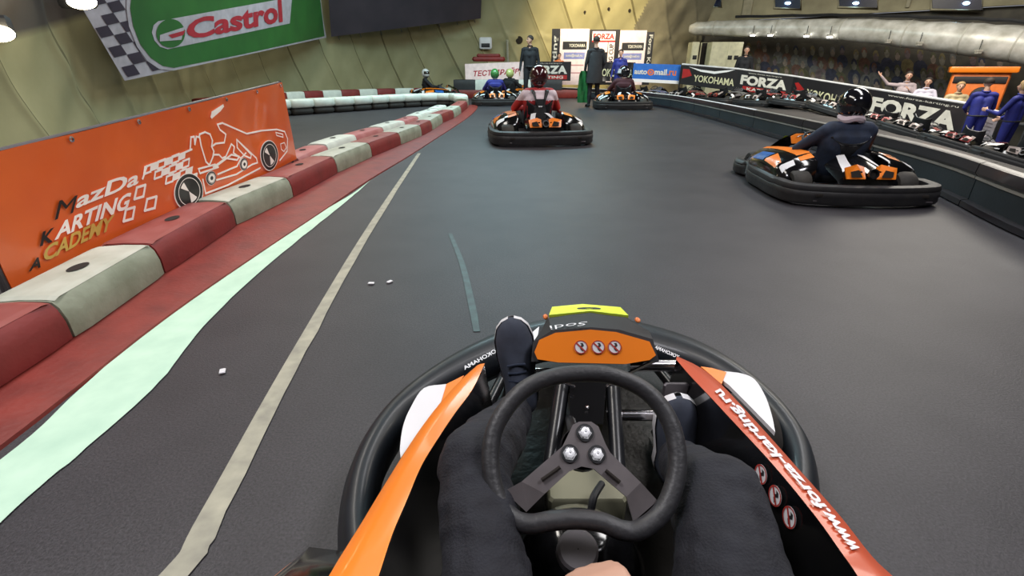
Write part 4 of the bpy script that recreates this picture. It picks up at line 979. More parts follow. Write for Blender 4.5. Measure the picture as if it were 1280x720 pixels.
# blue driver, further ahead on the left
kC = G(622, 133); rc = math.radians(8); SC = .93; cC = rear_to_c(kC, rc, SC); place(proto, cC, rc, SC, 'rental kart of the blue-suited driver in a green helmet, left of the red-shirted driver')
driver('person in a royal blue suit and green helmet driving ahead of the red-shirted driver', cC, rc, BLUE, (HM_G, GLOSS, WHT), H=SC)
# yellow helmet beyond
cE = V((.1, 17.2, 0)); place(proto, cE, math.radians(-35), .93, 'rental kart just beyond the blue-suited driver, its driver in a pale yellow helmet')
driver('person in black with a pale yellow-green helmet driving just beyond the blue-suited driver', cE, math.radians(-35), BLKC, (HM_Y, GLOSS), H=.93)
# white helmet, side on, on the far side of the infield
cF = V((-2.6, 17.6, 0)); place(proto, cF, math.radians(-75), .93, 'small far-off rental kart seen side-on beyond the white cushions')
driver('person in black with a white helmet driving the far kart beyond the white cushions', cF, math.radians(-75), BLKC, (HM_W, GLOSS), H=.93, turn=1.0)
# kart beside the flag man
kD = G(782, 138); rd = math.radians(-2); SD = 1.0; cD = rear_to_c(kD, rd, SD); place(proto, cD, rd, SD, 'rental kart standing beside the man with the green flag')
driver('person in maroon with a black and white helmet seated beside the green flag', cD, rd, MARC, (HM_B, WHT, WHT), H=SD, turn=-1.2)

# ------------------------------------------------------------------ karts parked in the pits
gp_ = 'rental karts parked in the pit lane'
GST = mat('kart_grey_print', (.16, .15, .16), .3, coat=.6); RST = mat('kart_red_print', (.30, .03, .03), .35, coat=.6); PST = mat('kart_pale_print', (.5, .42, .4), .35, coat=.5)
park = [kart_root('racing_kart', 'x', stripe=GST, plate=GST, vent=RST, wstripe=PST, sticker=GST, front_plate=RST), kart_root('racing_kart', 'x', stripe=RST, plate=BLK, vent=PST, wstripe=GST, sticker=RST, front_plate=PST)]
spots = [(4.6, 17.2), (5.7, 16.75), (6.8, 16.1), (7.35, 14.95), (7.75, 13.75), (8.1, 12.55), (8.4, 11.35), (8.15, 10.05), (8.1, 8.8), (7.9, 7.6)]
for i, (x, y) in enumerate(spots):
    rz = -1.05+.12*math.sin(i*2.3); z = pz(x, y)-(.12 if i > 1 else 0)*0
    k = place(park[i % 2], V((x, y, z)), rz, .9, 'empty dark rental kart parked in the pit row, %s counting from the blue banner' % ORDN[i], gp_, copy=i > 1)
    gx, gy = (pz(x+.4, y)-pz(x-.4, y))/.8, (pz(x, y+.4)-pz(x, y-.4))/.8; n = V((-gx, -gy, 1)).normalized()
    k.scale = (.82, .82, .82)
    k.rotation_euler = (V((0, 0, 1)).rotation_difference(n).to_matrix() @ Matrix.Rotation(rz, 3, 'Z')).to_euler()

# ------------------------------------------------------------------ standing people
def stand(label, px, y, rz, cloth, legs, z=None, dz=0, **k):
    x = (px-640)/F*(y*cs+(CH-.8)*sn); zz = pz(x, y) if z is None else z
    return person(label, V((x, y, zz+dz)), rz, cloth, legs, **k)
NOSE = math.radians
stand('person in black jacket and trousers standing beyond the red-shirted driver, facing the camera', 662, 16.0, NOSE(170), BLKC, BLKC, z=0, H=1.07, headturn=.9)
p = stand('person in a long dark coat holding a rolled green flag beside a kart', 743, 14.2, NOSE(8), GRYC, BLKC, z=0, H=1.0, pose={'l': ((-.25, .0, 1.10), (-.26, .05, .84)), 'r': ((.25, -.02, 1.12), (.2, .12, .9))})
b = MB(); b.tube([(-.16, 0, .98), (-.17, 0, .9), (-.19, 0, .74), (-.2, 0, .62)], .03, n=8); b = MB()
rows = [[V((math.cos(a)*w_, math.sin(a)*w_*.8, z)) for a in [2*PI*k/16 for k in range(16)]] for z, w_ in ((.62, .23), (.7, .23), (.95, .2), (1.2, .19), (1.38, .15))]; b.grid(rows, closed=True); b.build('coat', GRYC, p)
loc = p.location; fx, fy, fz = loc.x-.31, loc.y-.02, 0
b = MB(); rows = []
for k in range(9):
    z = .12+.80*k/8; w_ = .16-.05*abs(k/8-.4); rows.append([V((fx+.03+x*w_*(1-.3*(k == 8)), fy+.05*math.sin(x*5+k*.6), z)) for x in (-1, -.6, -.2, .2, .6, 1)])
b.grid(rows); b.grid([[q+V((0, .012, 0)) for q in r] for r in rows]); o = b.build('flag', GRN); tag(o, 'hanging green flag held by the person in the long dark coat', 'flag')
b = MB(); b.tube([V((fx+.16, fy, .04)), V((fx+.17, fy, .98))], .012, n=8); b.build('flag_stick', GREYM, o)
stand('person in a royal blue jacket with light trousers standing beyond the black and white helmet', 774, 16.2, NOSE(160), BLUE, BLUE, z=0, H=.86)
stand('person in an orange vest standing behind the black FORZA banner below the karting panel', 698, 19.75, NOSE(190), ORGD, BLKC, z=0, H=.86)
stand('person in black leaning by the cream cabinets behind the banner row', 928, 17.2, NOSE(160), BLKC, BLKC, H=1.0, dz=-.12)
# onlookers
stand('person in a mauve top raising one arm behind the longest FORZA banner', 1136, 13.6, NOSE(150), mat('mauve_cloth', (.42, .34, .36), .8), DEN, H=.95, pose={'r': ((.42, .02, 1.42), (.62, .1, 1.62)), 'l': ((-.25, .1, 1.12), (-.08, .22, 1.28)), 'curl': .15}, dz=-.0)
stand('person in a white long-sleeved top with dark hair behind the longest FORZA banner', 1163, 13.2, NOSE(140), mat('lilac_white_cloth', (.66, .62, .75), .8), DEN, H=.93, longhair=.07, pose={'l': ((-.3, .1, 1.15), (-.2, .2, 1.0)), 'r': ((.28, .1, 1.15), (.12, .24, 1.02))})
stand('person in a beige jacket with short fair hair at the banner fence', 1205, 12.2, NOSE(150), BEIC, DEN, H=.93, hairm=HAIRB, pose={'l': ((-.28, .05, 1.12), (-.1, .22, 1.15)), 'r': ((.28, .05, 1.12), (.1, .22, 1.15))})
stand('person in royal blue overalls standing by the pale notice board, back to the camera', 1240, 10.6, NOSE(-25), BLUE, BLUE, H=.93, lean=.05, pose={'l': ((-.25, .1, 1.12), (-.14, .3, 1.02)), 'r': ((.25, .1, 1.12), (.14, .3, 1.02))})
stand('person in royal blue overalls with fair hair at the right edge of the picture', 1286, 9.4, NOSE(20), BLUE, BLUE, H=.9, hairm=HAIRB, longhair=.06, pose={'l': ((-.27, .12, 1.1), (-.22, .36, 1.15)), 'r': ((.27, .1, 1.12), (.25, .3, 1.0))})
# white helmet and clutter on a table between them
q = V((9.1, 8.9, 0)); q.x = 10.25; q.y = 9.95; q.z = pz(q.x, q.y)
e = empty('pit_table', q); tag(e, 'dark table between the two people in royal blue, with a white helmet on it', 'table')
b = MB(); b.box((0, 0, 1.0), (.62, .5, .04), bev=.01); b.build('table_top', BLKM, e)
for sx in (-1, 1):
    for sy in (-1, 1): b = MB(); b.box((sx*.27, sy*.2, .49), (.05, .05, .98), bev=.008); b.build('leg', BLKM, e)
h = empty('white_helmet', q+V((-.02, -.05, 1.16))); tag(h, 'white helmet resting on the dark pit table between people in blue', 'helmet'); hh = helmet(h, (0, 0, 0), (-1, -.4, 0), HM_W)
# orange kiosk with black machine
q = D(1219, 112, 12.6); zf = pz(q.x, q.y)
e = empty('orange_kiosk', V((q.x, q.y, zf)), rz=-.6); tag(e, 'orange kiosk board with a dark sign strip behind the person in beige', 'kiosk')
hz = 1.05-zf
b = MB(); b.box((0, 0, hz*.5-.06), (1.15, .25, hz-.2), bev=.03); b.build('cabinet', ORGD, e)
b = MB(); b.box((0, -.02, hz-.1), (1.35, .4, .14), bev=.02); b.build('canopy', ORG, e)
b = MB(); b.box((0, -.14, hz-.34), (1.05, .03, .16), bev=.01); s_ = b.build('sign_strip', BLKM, e)
b = MB(); b.lathe([(.08, -.1), (.2, -.06), (.22, 0), (.2, .08), (.07, .1), (.001, .1)], (.1, -.3, hz-.72), (0, -1, .1), n=20); b.build('round_machine', BLKM, e)
# cream cabinets
CRC = mat('cream_cabinet', (.75, .72, .5), .5)
for i, (x0, x1, yt, t_, nm, lb) in enumerate(((862, 871, 53, 18.6, 'cream_cabinet', 'slim cream cabinet with a dark panel, at the end of the duct'), (886, 925, 53, 18.2, 'cream_cabinet', 'wide cream cabinet with two small dark vents beside the open doorway'))):
    a = D(x0, 82, t_); c = D(x1, 82, t_); top = D((x0+x1)/2, yt, t_).z; m_ = (a+c)/2; z0 = pz(m_.x, m_.y)
    w_ = (c-a).length; e = empty(nm, V((m_.x, m_.y, z0))); tag(e, lb, 'cabinet'); H_ = top-z0
    b = MB(); b.box((0, .25, H_/2), (w_, .5, H_), bev=.02); b.build('cabinet_body', CRC, e)
    b = MB(); b.box((0 if i == 0 else w_*.25, -.01, H_*.5), (w_*.45 if i else w_*.8, .02, H_*.92), bev=.008); dd = b.build('door', CRC, e)
    for xx in ((0,) if i == 0 else (w_*.12, w_*.32)): b = MB(); b.box((xx, -.03, H_*.72), (.16, .02, .14), bev=.01); b.build('vent_grille', BLKM, dd)
    b = MB(); b.box((w_*.07, -.035, H_*.5), (.02, .03, .1), bev=.005); b.build('handle', GREYM, dd)
a = D(880, 82, 18.9); z0 = pz(a.x, a.y); top = D(880, 54, 18.9).z
e = empty('door_1', V((a.x, a.y, z0))); tag(e, 'dark open doorway with a pale frame between the cream cabinets', 'door', kind='structure')
b = MB(); b.box((0, .02, (top-z0)/2), (.36, .04, top-z0), bev=.005); b.build('dark_opening', HOLE, e)
b = MB(); b.tube([(-.22, 0, 0), (-.22, 0, top-z0), (.22, 0, top-z0), (.22, 0, 0)], .03, n=4); b.build('door_frame', CRC, e, ang=0)

# ================================================================== the driver's own kart, seen from his head
KO = V((.14, .5, 0)); kart = empty('racing_kart', KO, world=True)
tag(kart, 'nearest kart, with steering wheel, orange nose panel and long orange and brick red side stripes', 'kart')
def rb(name, pts, r, m, par=kart, n=10, **k):
    b = MB(); b.tube(pts, r, n=n, **k); return b.build(name, m, par, ang=50)
# bumper: broad black plastic band round the front and sides
bpx = [(447, 700, .15), (444, 640, .15), (452, 588, .155), (470, 545, .16), (497, 508, .16), (535, 476, .165), (580, 448, .17), (628, 426, .17), (682, 411, .165), (745, 405, .16), (806, 416, .165), (860, 433, .17), (905, 456, .17), (943, 484, .16), (974, 515, .16), (996, 550, .155), (1004, 590, .15), (1002, 640, .15)]
bp = cat_rom([G(*p) for p in bpx], 6); rows = []
for i, p in enumerate(bp):
    t = (bp[min(i+1, len(bp)-1)]-bp[max(i-1, 0)]); t.z = 0; t.normalize(); n = V((-t.y, t.x, 0)); w_ = .036+.05*math.exp(-((i/len(bp)-.52)/.17)**2)
    rows.append([p+n*a+V((0, 0, h)) for a, h in ((w_*.75, .0), (w_*.3, .022), (-w_*.4, .02), (-w_, -.01), (-w_*1.0, -.06), (-w_*.6, -.1), (w_*.5, -.1), (w_, -.06), (w_, -.02))])
b = MB(); b.grid(rows, closed=True); b.f += [list(range(9)), list(range(len(b.v)-9, len(b.v)))]; b.m += [0, 0]
BMP = mat('bumper_slate_plastic', (.011, .015, .021), .45, var=.2, coat=.12, scale=12)
bump = b.build('bumper', BMP, kart, ang=60)
# faint lettering along the bumper
def text_on(name, txt, quadpts, m, par, bold=.02, off=.002, mir=False):
    S_ = Sheet(quadpts); v, f = text_mesh(txt, bold); b = MB(); b.add([S_.f(x, y, off) for x, y in v], f); return b.build(name, m, par, smooth=False)
text_on('lettering', 'YOKOHAMA', [G(626, 436, .195), G(581, 461, .195), G(578, 457, .195), G(623, 432, .195)], WHT, bump, off=.004)
text_on('lettering', 'YOKOHAMA', [G(848, 447, .195), G(818, 434, .195), G(820, 430, .195), G(850, 443, .195)], WHT, bump, off=.004)
# floor tray, side rails and metal under the wheel
b = MB(); b.prism([V((-.13, -.3, .05)), V((.5, -.3, .05)), V((.52, .8, .05)), V((.42, 1.25, .05)), V((-.02, 1.25, .05)), V((-.11, .8, .05))], (0, 0, .015))
b.build('floor_tray', mat('tray_metal', (.035, .033, .03), .4, .7, scale=4, bump=.2), kart, smooth=False)
for q, pts in ((-1, ((-.16, -.3, .10), (-.13, .5, .10), (-.12, .85, .11), (.0, 1.3, .13))), (1, ((.53, -.3, .10), (.54, .5, .10), (.53, .85, .11), (.44, 1.3, .13)))):
    rb('frame_rail', cat_rom([V(p) for p in pts], 6), .016, BLK)
rb('cross_tube', [G(786, 457, .22), G(848, 457, .22)], .017, CHR); rb('cross_tube', [G(768, 519, .20), G(826, 519, .20)], .014, CHR); rb('cross_tube', [V((-.02, 1.12, .2)), V((.12, 1.12, .2))], .013, CHR)
rb('cross_tube', [G(771, 474, .26), G(820, 450, .3)], .0045, CHR, n=6)
# side fairings
zs = [.30, .31, .32, .33, .345, .36, .37, .38, .39]
Lo = [(597, 457), (576, 476), (550, 505), (520, 545), (484, 602), (455, 650), (430, 690), (412, 720), (372, 780)]
Li = [(606, 455), (591, 487), (569, 517), (547, 550), (527, 583), (508, 628), (491, 668), (474, 720), (452, 785)]
Ro = [(846, 446), (873, 459), (900, 480), (945, 528), (994, 583), (1048, 644), (1089, 696), (1122, 728), (1180, 790)]
Ri = [(845, 450), (862, 470), (882, 491), (920, 532), (967, 583), (1017, 644), (1050, 690), (1072, 722), (1110, 790)]
def fair(O, I, sgn, name, ms, lab):
    b = MB(); rows = []; top = []
    for (a, c, z) in zip(O, I, zs):
        po, pi = G(*a, z), G(*c, z+.006); top.append((po, pi))
        f = (z-.3)/.09
        low = V((pi.x-sgn*(.035+.01*f), pi.y, .075)); mid = V((pi.x-sgn*.018, pi.y, (z+.05)/2)); outl = V((po.x+sgn*.03, po.y, z-.06)); outb = V((po.x+sgn*.03, po.y, .10))
        rows.append([low, mid, pi+V((0, 0, -.012)), pi, po, po+V((sgn*.006, 0, -.012)), outl, outb])
    rr_ = []
    for k in range(8): rr_.append(cat_rom([r[k] for r in rows], 4))
    rows = [[rr_[k][i] for k in range(8)] for i in range(len(rr_[0]))]
    b.grid(rows); p = b.build('side_fairing', GLOSS, kart, ang=40)
    sb = MB(); sb.grid([[r[3]+V((0, 0, .002)), (r[3]+r[4])/2+V((0, 0, .003)), r[4]+V((0, 0, .002)), r[5]+V((sgn*.002, 0, 0))] for r in rows]); s_ = sb.build(name, ms, p, ang=0); s_['label'] = lab
    return p, s_, rows
FL_, SL_, rL = fair(Lo, Li, -1, 'side_stripe', ORG, 'bright orange stripe')
FR_, SR_, rR = fair(Ro, Ri, 1, 'side_stripe', REDO, 'brick red stripe with white web address')
# white and orange corner panels in front of the fairings
def poly(name, px, z, m, par, th=.01, off=0):
    P = [G(x, y, (z[i] if isinstance(z, (list, tuple)) else z)) for i, (x, y) in enumerate(px)]; b = MB(); b.prism(P, (0, 0, -th)); return b.build(name, m, par, smooth=False)
def cpoly(px, n=4):
    return [(p.x, p.y) for p in cat_rom([V((x, y, 0)) for x, y in px], n)]
lw = cpoly([(558, 480), (530, 485), (514, 508), (504, 532), (500, 560), (501, 572)])
poly('corner_panel', lw+[(530, 530), (551, 503)], .285, WHT, FL_)['label'] = 'white corner panel'
poly('corner_patch', [(558, 480), (580, 469), (572, 482), (551, 505)], .286, ORG, FL_)['label'] = 'orange corner patch'
rw = cpoly([(906, 464), (928, 467), (944, 475), (957, 496), (965, 520), (969, 540)])
poly('corner_panel', rw+[(938, 508), (912, 482), (902, 474)], .288, WHT, FR_)['label'] = 'white corner panel'
poly('corner_patch', [(876, 458), (890, 460), (908, 465), (902, 480)], .290, ORG, FR_)['label'] = 'orange corner patch'
# lettering on the right stripe, read from outside
v, f = text_mesh('www.forza-karting.ru', .035); ob = MB()
def onstripe(rows, u, w):     # u along from rear to front, w across from outer to inner edge
    k = (1-u)*(len(rows)-1); i = min(int(k), len(rows)-2); t = k-i
    o_ = rows[i][4]*(1-t)+rows[i+1][4]*t; n_ = rows[i][3]*(1-t)+rows[i+1][3]*t
    return o_*(1-w)+n_*w+V((0, 0, .0065))
def uof(py):
    best = min(range(0, 401), key=lambda k: abs((lambda p: 360-((p-V((0, 0, CH))).dot(V((0, sn, cs)))/(p-V((0, 0, CH))).dot(V((0, cs, -sn))))*F)(onstripe(rR, k/400, .5))-py)); return best/400
u0, u1 = uof(688), uof(487)
ob.add([onstripe(rR, u0+(u1-u0)*x, .16+.66*y) for x, y in v], f); ob.build('lettering', WHT, SR_, smooth=False)
# warning stickers
RING = mat('sticker_red_ring', (.5, .05, .04), .4); 
def sticker(c, ux, uy, r, par, kind=0):
    n = ux.cross(uy).normalized(); g = lambda x, y, o_: c+ux*x*r+uy*y*r+n*o_
    def dsk(name, r1, m, o_, r0=0):
        b = MB(); b.add([g(math.cos(a)*q, math.sin(a)*q, o_) for a in [2*PI*k/24 for k in range(25)] for q in (r1, r0)], [(2*i, 2*i+2, 2*i+3, 2*i+1) for i in range(24)]); return b.build(name, m, par, smooth=False)
    s_ = dsk('warning_sticker', 1, WHT, .002); par2 = s_
    b = MB(); b.add([g(math.cos(a)*q, math.sin(a)*q, .0032) for a in [2*PI*k/24 for k in range(25)] for q in (1, .86)], [(2*i, 2*i+2, 2*i+3, 2*i+1) for i in range(24)])
    k = .08; b.add([g(-.66-k, .6-k, .0034), g(.6-k, -.66-k, .0034), g(.6+k, -.66+k, .0034), g(-.66+k, .6+k, .0034)], [(0, 1, 2, 3)], 0)
    b.add([g(-.1, .6, .003), g(.3, .6, .003), g(.45, .2, .003), g(.15, -.05, .003), g(.4, -.4, .003), g(.2, -.65, .003), g(-.1, -.3, .003), g(-.15, .1, .003), g(.1, .3, .003)], [tuple(range(9))], 1)
    b.build('sticker_print', [RING, BLKM], par2 if False else par, smooth=False)
for (px, py) in ((954, 593), (972, 620), (990, 647)):
    # on the inner wall of the right fairing
    dpy = [abs(r[2].y) for r in rR]
    d = ray(px, py); best = None
    for i in range(len(rR)-1):
        for (a, c) in ((0, 1), (1, 2)):
            p0, p1, p2 = rR[i][a], rR[i+1][a], rR[i][c]; n = (p1-p0).cross(p2-p0).normalized(); q = PL(px, py, p0, n)
            if min(rR[i][a].z, rR[i][c].z)-.002 <= q.z <= max(rR[i][a].z, rR[i][c].z)+.002 and min(rR[i][a].y, rR[i+1][a].y)-.01 <= q.y <= max(rR[i][a].y, rR[i+1][a].y)+.01: best = (q, n, (p1-p0).normalized())
    if best:
        q, n, tt = best; n = n if n.x < 0 else -n; uy = n.cross(tt).normalized(); ux = uy.cross(n).normalized(); sticker(q+n*.002, -ux if ux.y > 0 else ux, uy, .017, FR_)
    else: print('no sticker spot', px, py)
# small clip on the left fairing
c = G(588, 521, .22); b = MB(); b.box(c, (.03, .012, .022), bev=.003); b.build('clip', CHR, FL_)
# front tyres inside the bumper
for x, y in ((-.20, .93), (.60, .97)):
    b = MB(); w_ = .10; b.lathe([(.05, -w_/2), (.09, -w_/2), (.105, -w_/2+.02), (.108, 0), (.105, w_/2-.02), (.09, w_/2), (.05, w_/2)], (x, y, .11), (1, .0, 0), n=28); ty = b.build('wheel', RUB, kart, ang=40)
    b = MB(); b.lathe([(.001, .02), (.03, .02), (.05, .035), (.052, .05), (.048, .051)], (x, y, .11), (1 if x < 0 else -1, 0, 0), n=20); b.build('rim', CHR, ty)
# side pods beginning beside the seat
b = MB(); P = [(440, 655, .25), (398, 695, .26), (360, 735, .26)]
rows = []
for y, xo, xi, z in ((.60, -.37, -.30, .16), (.56, -.40, -.29, .22), (.46, -.43, -.27, .26), (.2, -.46, -.26, .28), (-.25, -.46, -.26, .28)): rows.append([V((xi, y, .07)), V((xi, y, z)), V(((xi+xo)/2, y, z+.01)), V((xo+.03, y, z-.02)), V((xo, y, z-.06)), V((xo, y, .07))])
b.grid(rows); b.f.append(list(range(6))); b.m.append(0); pod = b.build('side_pod', GLOSS, kart, ang=45); pod['label'] = 'left pod with orange edge and blue sticker'
b = MB(); b.grid([[r[3]+V((.0, 0, .004)), r[3]+V((-.012, 0, -.008)), r[4]+V((-.003, 0, 0.012))] for r in rows[1:]]); b.build('orange_edge', ORG, pod, ang=0)
b = MB(); b.prism([V((-.41, .46, .262)), V((-.3, .46, .273)), V((-.28, .28, .291)), V((-.42, .28, .283))], (0, 0, .003)); b.build('blue_sticker', BLST, pod, smooth=False)
b = MB(); rows = []
for y, xi, xo, z in ((.40, .66, .76, .14), (.36, .62, .80, .20), (.3, .60, .84, .24), (.2, .60, .9, .27), (-.25, .60, .9, .27)): rows.append([V((xi, y, .07)), V((xi, y, z)), V(((xi+xo)/2, y, z+.01)), V((xo-.03, y, z-.02)), V((xo, y, z-.06)), V((xo, y, .07))])
b.grid(rows); b.f.append(list(range(6))); b.m.append(0); b.build('side_pod', GLOSS, kart, ang=45)
# dull glossy inner shell right of the driver's knee
b = MB(); b.grid([[V((.455, y, .10)), V((.47, y, .2)), V((.475, y, .27)), V((.49, y, .275))] for y in (.28, .36, .42, .47)]); b.grid([[V((.458, y, .10)), V((.473, y, .2)), V((.478, y, .26)), V((.49, y, .262))] for y in (.28, .36, .42, .47)]); b.build('inner_shell', mat('smoked_plastic', (.06, .065, .075), .2, coat=1), FR_)
# nose cowl
NP0 = G(745, 435, .35); NPN = V((0, -.78, .62)).normalized()
opx = [(668, 440), (674, 425), (694, 416), (738, 412), (770, 415), (812, 427), (820, 444), (812, 450), (782, 455), (698, 453), (672, 449)]
def NPp(x, y, o_=0): return PL(x, y, NP0+NPN*o_, NPN)
T0 = [NPp(*p) for p in ((664, 452), (666, 428), (690, 413), (738, 409), (774, 412), (816, 424), (824, 452))]
gz = G
T1 = [gz(672, 440, .26), gz(677, 412, .335), gz(686, 399, .37), gz(738, 393.5, .383), gz(784, 399, .37), gz(812, 414, .33), gz(818, 438, .26)]
T2 = [gz(682, 420, .22), gz(683, 400, .31), gz(689, 396, .34), gz(738, 388, .355), gz(783, 395, .34), gz(792, 404, .31), gz(800, 420, .22)]
T3 = [V((p.x, p.y+.10, max(.12, p.z-.10))) for p in T2]; T4 = [V((p.x, p.y+.16, .10)) for p in T2]
nb = MB(); nb.grid([T0, T1, T2, T3, T4]); nb.f.append(list(range(7))); nb.m.append(0); cw = nb.build('nose_cowl', BLKM, kart, ang=30)
b = MB(); b.prism([NPp(x, y, .008) for x, y in opx], -NPN*.007); o = b.build('nose_panel', ORG, cw, smooth=False); o['label'] = 'orange nose panel with three round stickers'
for px in (726, 747.5, 768):
    q = NPp(px, 434, .0085); ux = V((1, 0, 0)); uy = NPN.cross(ux).normalized(); sticker(q, ux, uy, .0165, cw)
YP = [gz(686, 398.5, .347), gz(690, 388, .325), gz(728, 384.5, .325), gz(775, 388.5, .325), gz(785, 399, .347), gz(738, 393.5, .362)]
b = MB(); b.prism([p+V((0, 0, .012)) for p in YP], (0, 0, -.008)); yp = b.build('number_plate', YEL, cw, smooth=False)
text_on('number', '6', [gz(752, 386.5, .345), gz(720, 386.5, .345), gz(723, 392.5, .365), gz(750, 392.5, .365)], BLKM, yp, bold=.03, off=.006)
text_on('lettering', 'Sodi', [gz(735, 404.5, .392), gz(687, 410, .376), gz(689, 415, .38), gz(731, 409.5, .396)], WHT, cw, bold=-.005, off=.006)
for q, p in ((-1, (682, 396)), (1, (797, 400))): b = MB(); b.ell(gz(*p, .31), (.008, .014, .006)); b.build('cowl_clip', ORGD, cw)
# white/pink printed patch between cowl and left shoe
poly('bumper_patch', [(655, 424), (674, 408), (672, 420), (666, 428)], .20, WHT, bump, th=.004)
# steering column, tower and wheel
WC = G(728, 562, .44); WN = V((0, -.64, .77)).normalized()
def W(px, py, o_=0): return PL(px, py, WC+WN*o_, WN)
wpx = [(725, 467), (762, 469), (800, 484), (826, 508), (842, 540), (847, 578), (841, 612), (826, 642), (800, 662), (778, 663), (752, 653), (722, 649), (690, 651), (664, 655), (644, 650), (626, 632), (616, 604), (613, 568), (619, 535), (637, 505), (661, 483), (692, 471)]
b = MB(); wp = cat_rom([W(*p) for p in wpx], 6, True); b.tube(wp, .0140, n=14, closed=True); whl = b.build('steering_wheel', mat('wheel_grip', (.034, .034, .038), .5, var=.12, bump=.15, bscale=90, spec=.6), kart, ang=0)
BOLT = mat('bolt_steel', (.9, .9, .95), .3, .3, emit=.25)  # slight glow put into the steel to brighten the bolt heads
PLT = mat('spoke_plate', (.19, .17, .175), .4, .3, var=.1, scale=30)
def flat(name, px, o_, m, par, th=.004, bend=None):
    P = [W(x, y, o_) for x, y in px]; b = MB(); b.prism(P, -WN*th); return b.build(name, m, par, smooth=False)
hub = flat('spoke_plate', [(716, 531), (724, 527), (739, 527), (748, 533), (757, 555), (763, 566), (801, 603), (783, 621), (742, 586), (727, 583), (712, 589), (681, 617), (652, 602), (703, 558), (708, 548)], .004, PLT, whl)
# folded tabs reaching the rim
def tab(px, nm='spoke_tab'):
    P = [W(x, y, o_) for x, y, o_ in px]; b = MB(); b.prism(P, -WN*.004); return b.build(nm, PLT, hub, smooth=False)
tab([(652, 602, .004), (681, 617, .004), (658, 640, -.006), (630, 614, -.006)]); tab([(801, 603, .004), (822, 626, -.006), (792, 652, -.006), (783, 621, .004)])
for (x0, y0, x1, y1) in ((677, 600, 700, 584), (757, 588, 775, 603)):
    a, c = W(x0, y0, .009), W(x1, y1, .009); b = MB(); b.tube([a, c], .0028, n=8); b.build('slot', HOLE, hub)
for x, y in ((731, 541), (712, 567), (746, 568)):
    b = MB(); p = W(x, y, .004); b.lathe([(.0105, 0), (.0105, .003), (.0075, .003), (.0072, .011), (.004, .0125), (.001, .012)], p, WN, n=6); b.build('bolt', BOLT, hub, ang=30); b = MB(); b.lathe([(.001, .003), (.0135, .003), (.0135, 0)], p, WN, n=16); b.build('washer', BLKM, hub, ang=30)
b = MB(); hc_ = W(728, 560); b.lathe([(.032, .0), (.034, -.012), (.026, -.03), (.018, -.045), (.001, -.045)], hc_, WN, n=20); b.build('hub', BLK, whl)
col0 = hc_-WN*.04; colE = V((.14, 1.0, .18)); rb('steering_column', [col0, colE], .011, BLK)
# upright tower behind the wheel: two posts with a black box between
for x0, y0, x1, y1 in ((703, 482, 688, 585), (766, 480, 772, 590)):
    rb('tower_post', [G(x0, y0, .30), G(x1, y1, .22)], .017, BLK)
b = MB(); P = [G(712, 478, .31), G(758, 478, .31), G(754, 530, .29), G(712, 530, .29)]; b.prism(P, (0, .015, -.05)); tw = b.build('tower_box', GLOSS, kart, smooth=False)
b = MB(); b.ell(G(734, 509, .305), (.004, .004, .003), nu=8, nv=6); b.build('tower_screw', CHR, tw)
for x, y in ((712, 481), (764, 481)): b = MB(); b.box(G(x, y, .322), (.025, .006, .004), rz=-.5 if x < 730 else .5, bev=.001); b.build('tower_clip', CHR, tw)
# pale tank and dark cover with the round cap under the wheel
b = MB(); b.box(G(728, 620, .17), (.15, .12, .11), bev=.006); tk = b.build('fuel_tank', mat('tank_beige', (.24, .235, .16), .4, scale=6, coat=.4), kart)
b = MB(); b.tube(cat_rom([G(752, 605, .26), G(742, 622, .28), G(738, 645, .25)], 6), .007, n=8); b.build('hose', BLKM, tk)
b = MB(); c = G(724, 700, .22); rows = []
for r_, h in ((.001, .075), (.035, .075), (.045, .07), (.075, .045), (.098, .0), (.105, -.08)): rows.append([c+V((math.cos(a)*r_*1.1, math.sin(a)*r_, h)) for a in [2*PI*k/28 for k in range(28)]])
b.grid(rows, closed=True); cv_ = b.build('tank_cover', GLOSS, kart, ang=60)
b = MB(); b.lathe([(.001, .022), (.027, .022), (.031, .018), (.032, 0)], G(721, 692, .295), (0, -.35, .95), n=28); b.build('filler_cap', mat('cap_grey', (.10, .09, .095), .5), cv_)
# pedals
for x, y, z in ((.0, 1.07, .28), (.385, .93, .24)):
    b = MB(); b.box((x, y, z), (.06, .012, .12), bev=.004); pd = b.build('pedal', GREYM, kart); b = MB(); b.tube([(x, y, z-.05), (x, y+.03, .07)], .008, n=8); b.build('pedal_arm', CHR, pd)
# seat shell behind the camera's lower edge
rows = []
for k in range(12):
    a = k/11; y = .30-.55*a; z = .10+.42*max(0, a-.45)**1.25/.55**1.25; w_ = .19+.02*math.sin(a*PI)
    rows.append([V((.14+x*w_, y, z+.13*abs(x)**3)) for x in (-1, -.85, -.6, -.3, 0, .3, .6, .85, 1)])
b = MB(); b.grid(rows); b.grid([[p+V((0, -.01, -.012)) for p in r] for r in rows]); b.build('seat', BLKM, kart, ang=60)
rb('rear_axle', [V((-.36, -.35, .14)), V((.64, -.35, .14))], .018, CHR)
for x in (-.38, .66):
    b = MB(); w_ = .16; b.lathe([(.06, -w_/2), (.115, -w_/2), (.13, -w_/2+.02), (.134, 0), (.13, w_/2-.02), (.115, w_/2), (.06, w_/2)], (x, -.35, .137), (1, 0, 0), n=24); b.build('wheel', RUB, kart, ang=40)
rb('rear_bumper', cat_rom([V(p) for p in ((-.46, .0, .15), (-.48, -.4, .15), (-.3, -.66, .16), (.14, -.7, .16), (.58, -.66, .16), (.76, -.4, .15), (.78, .1, .15))], 6), .06, BMP)

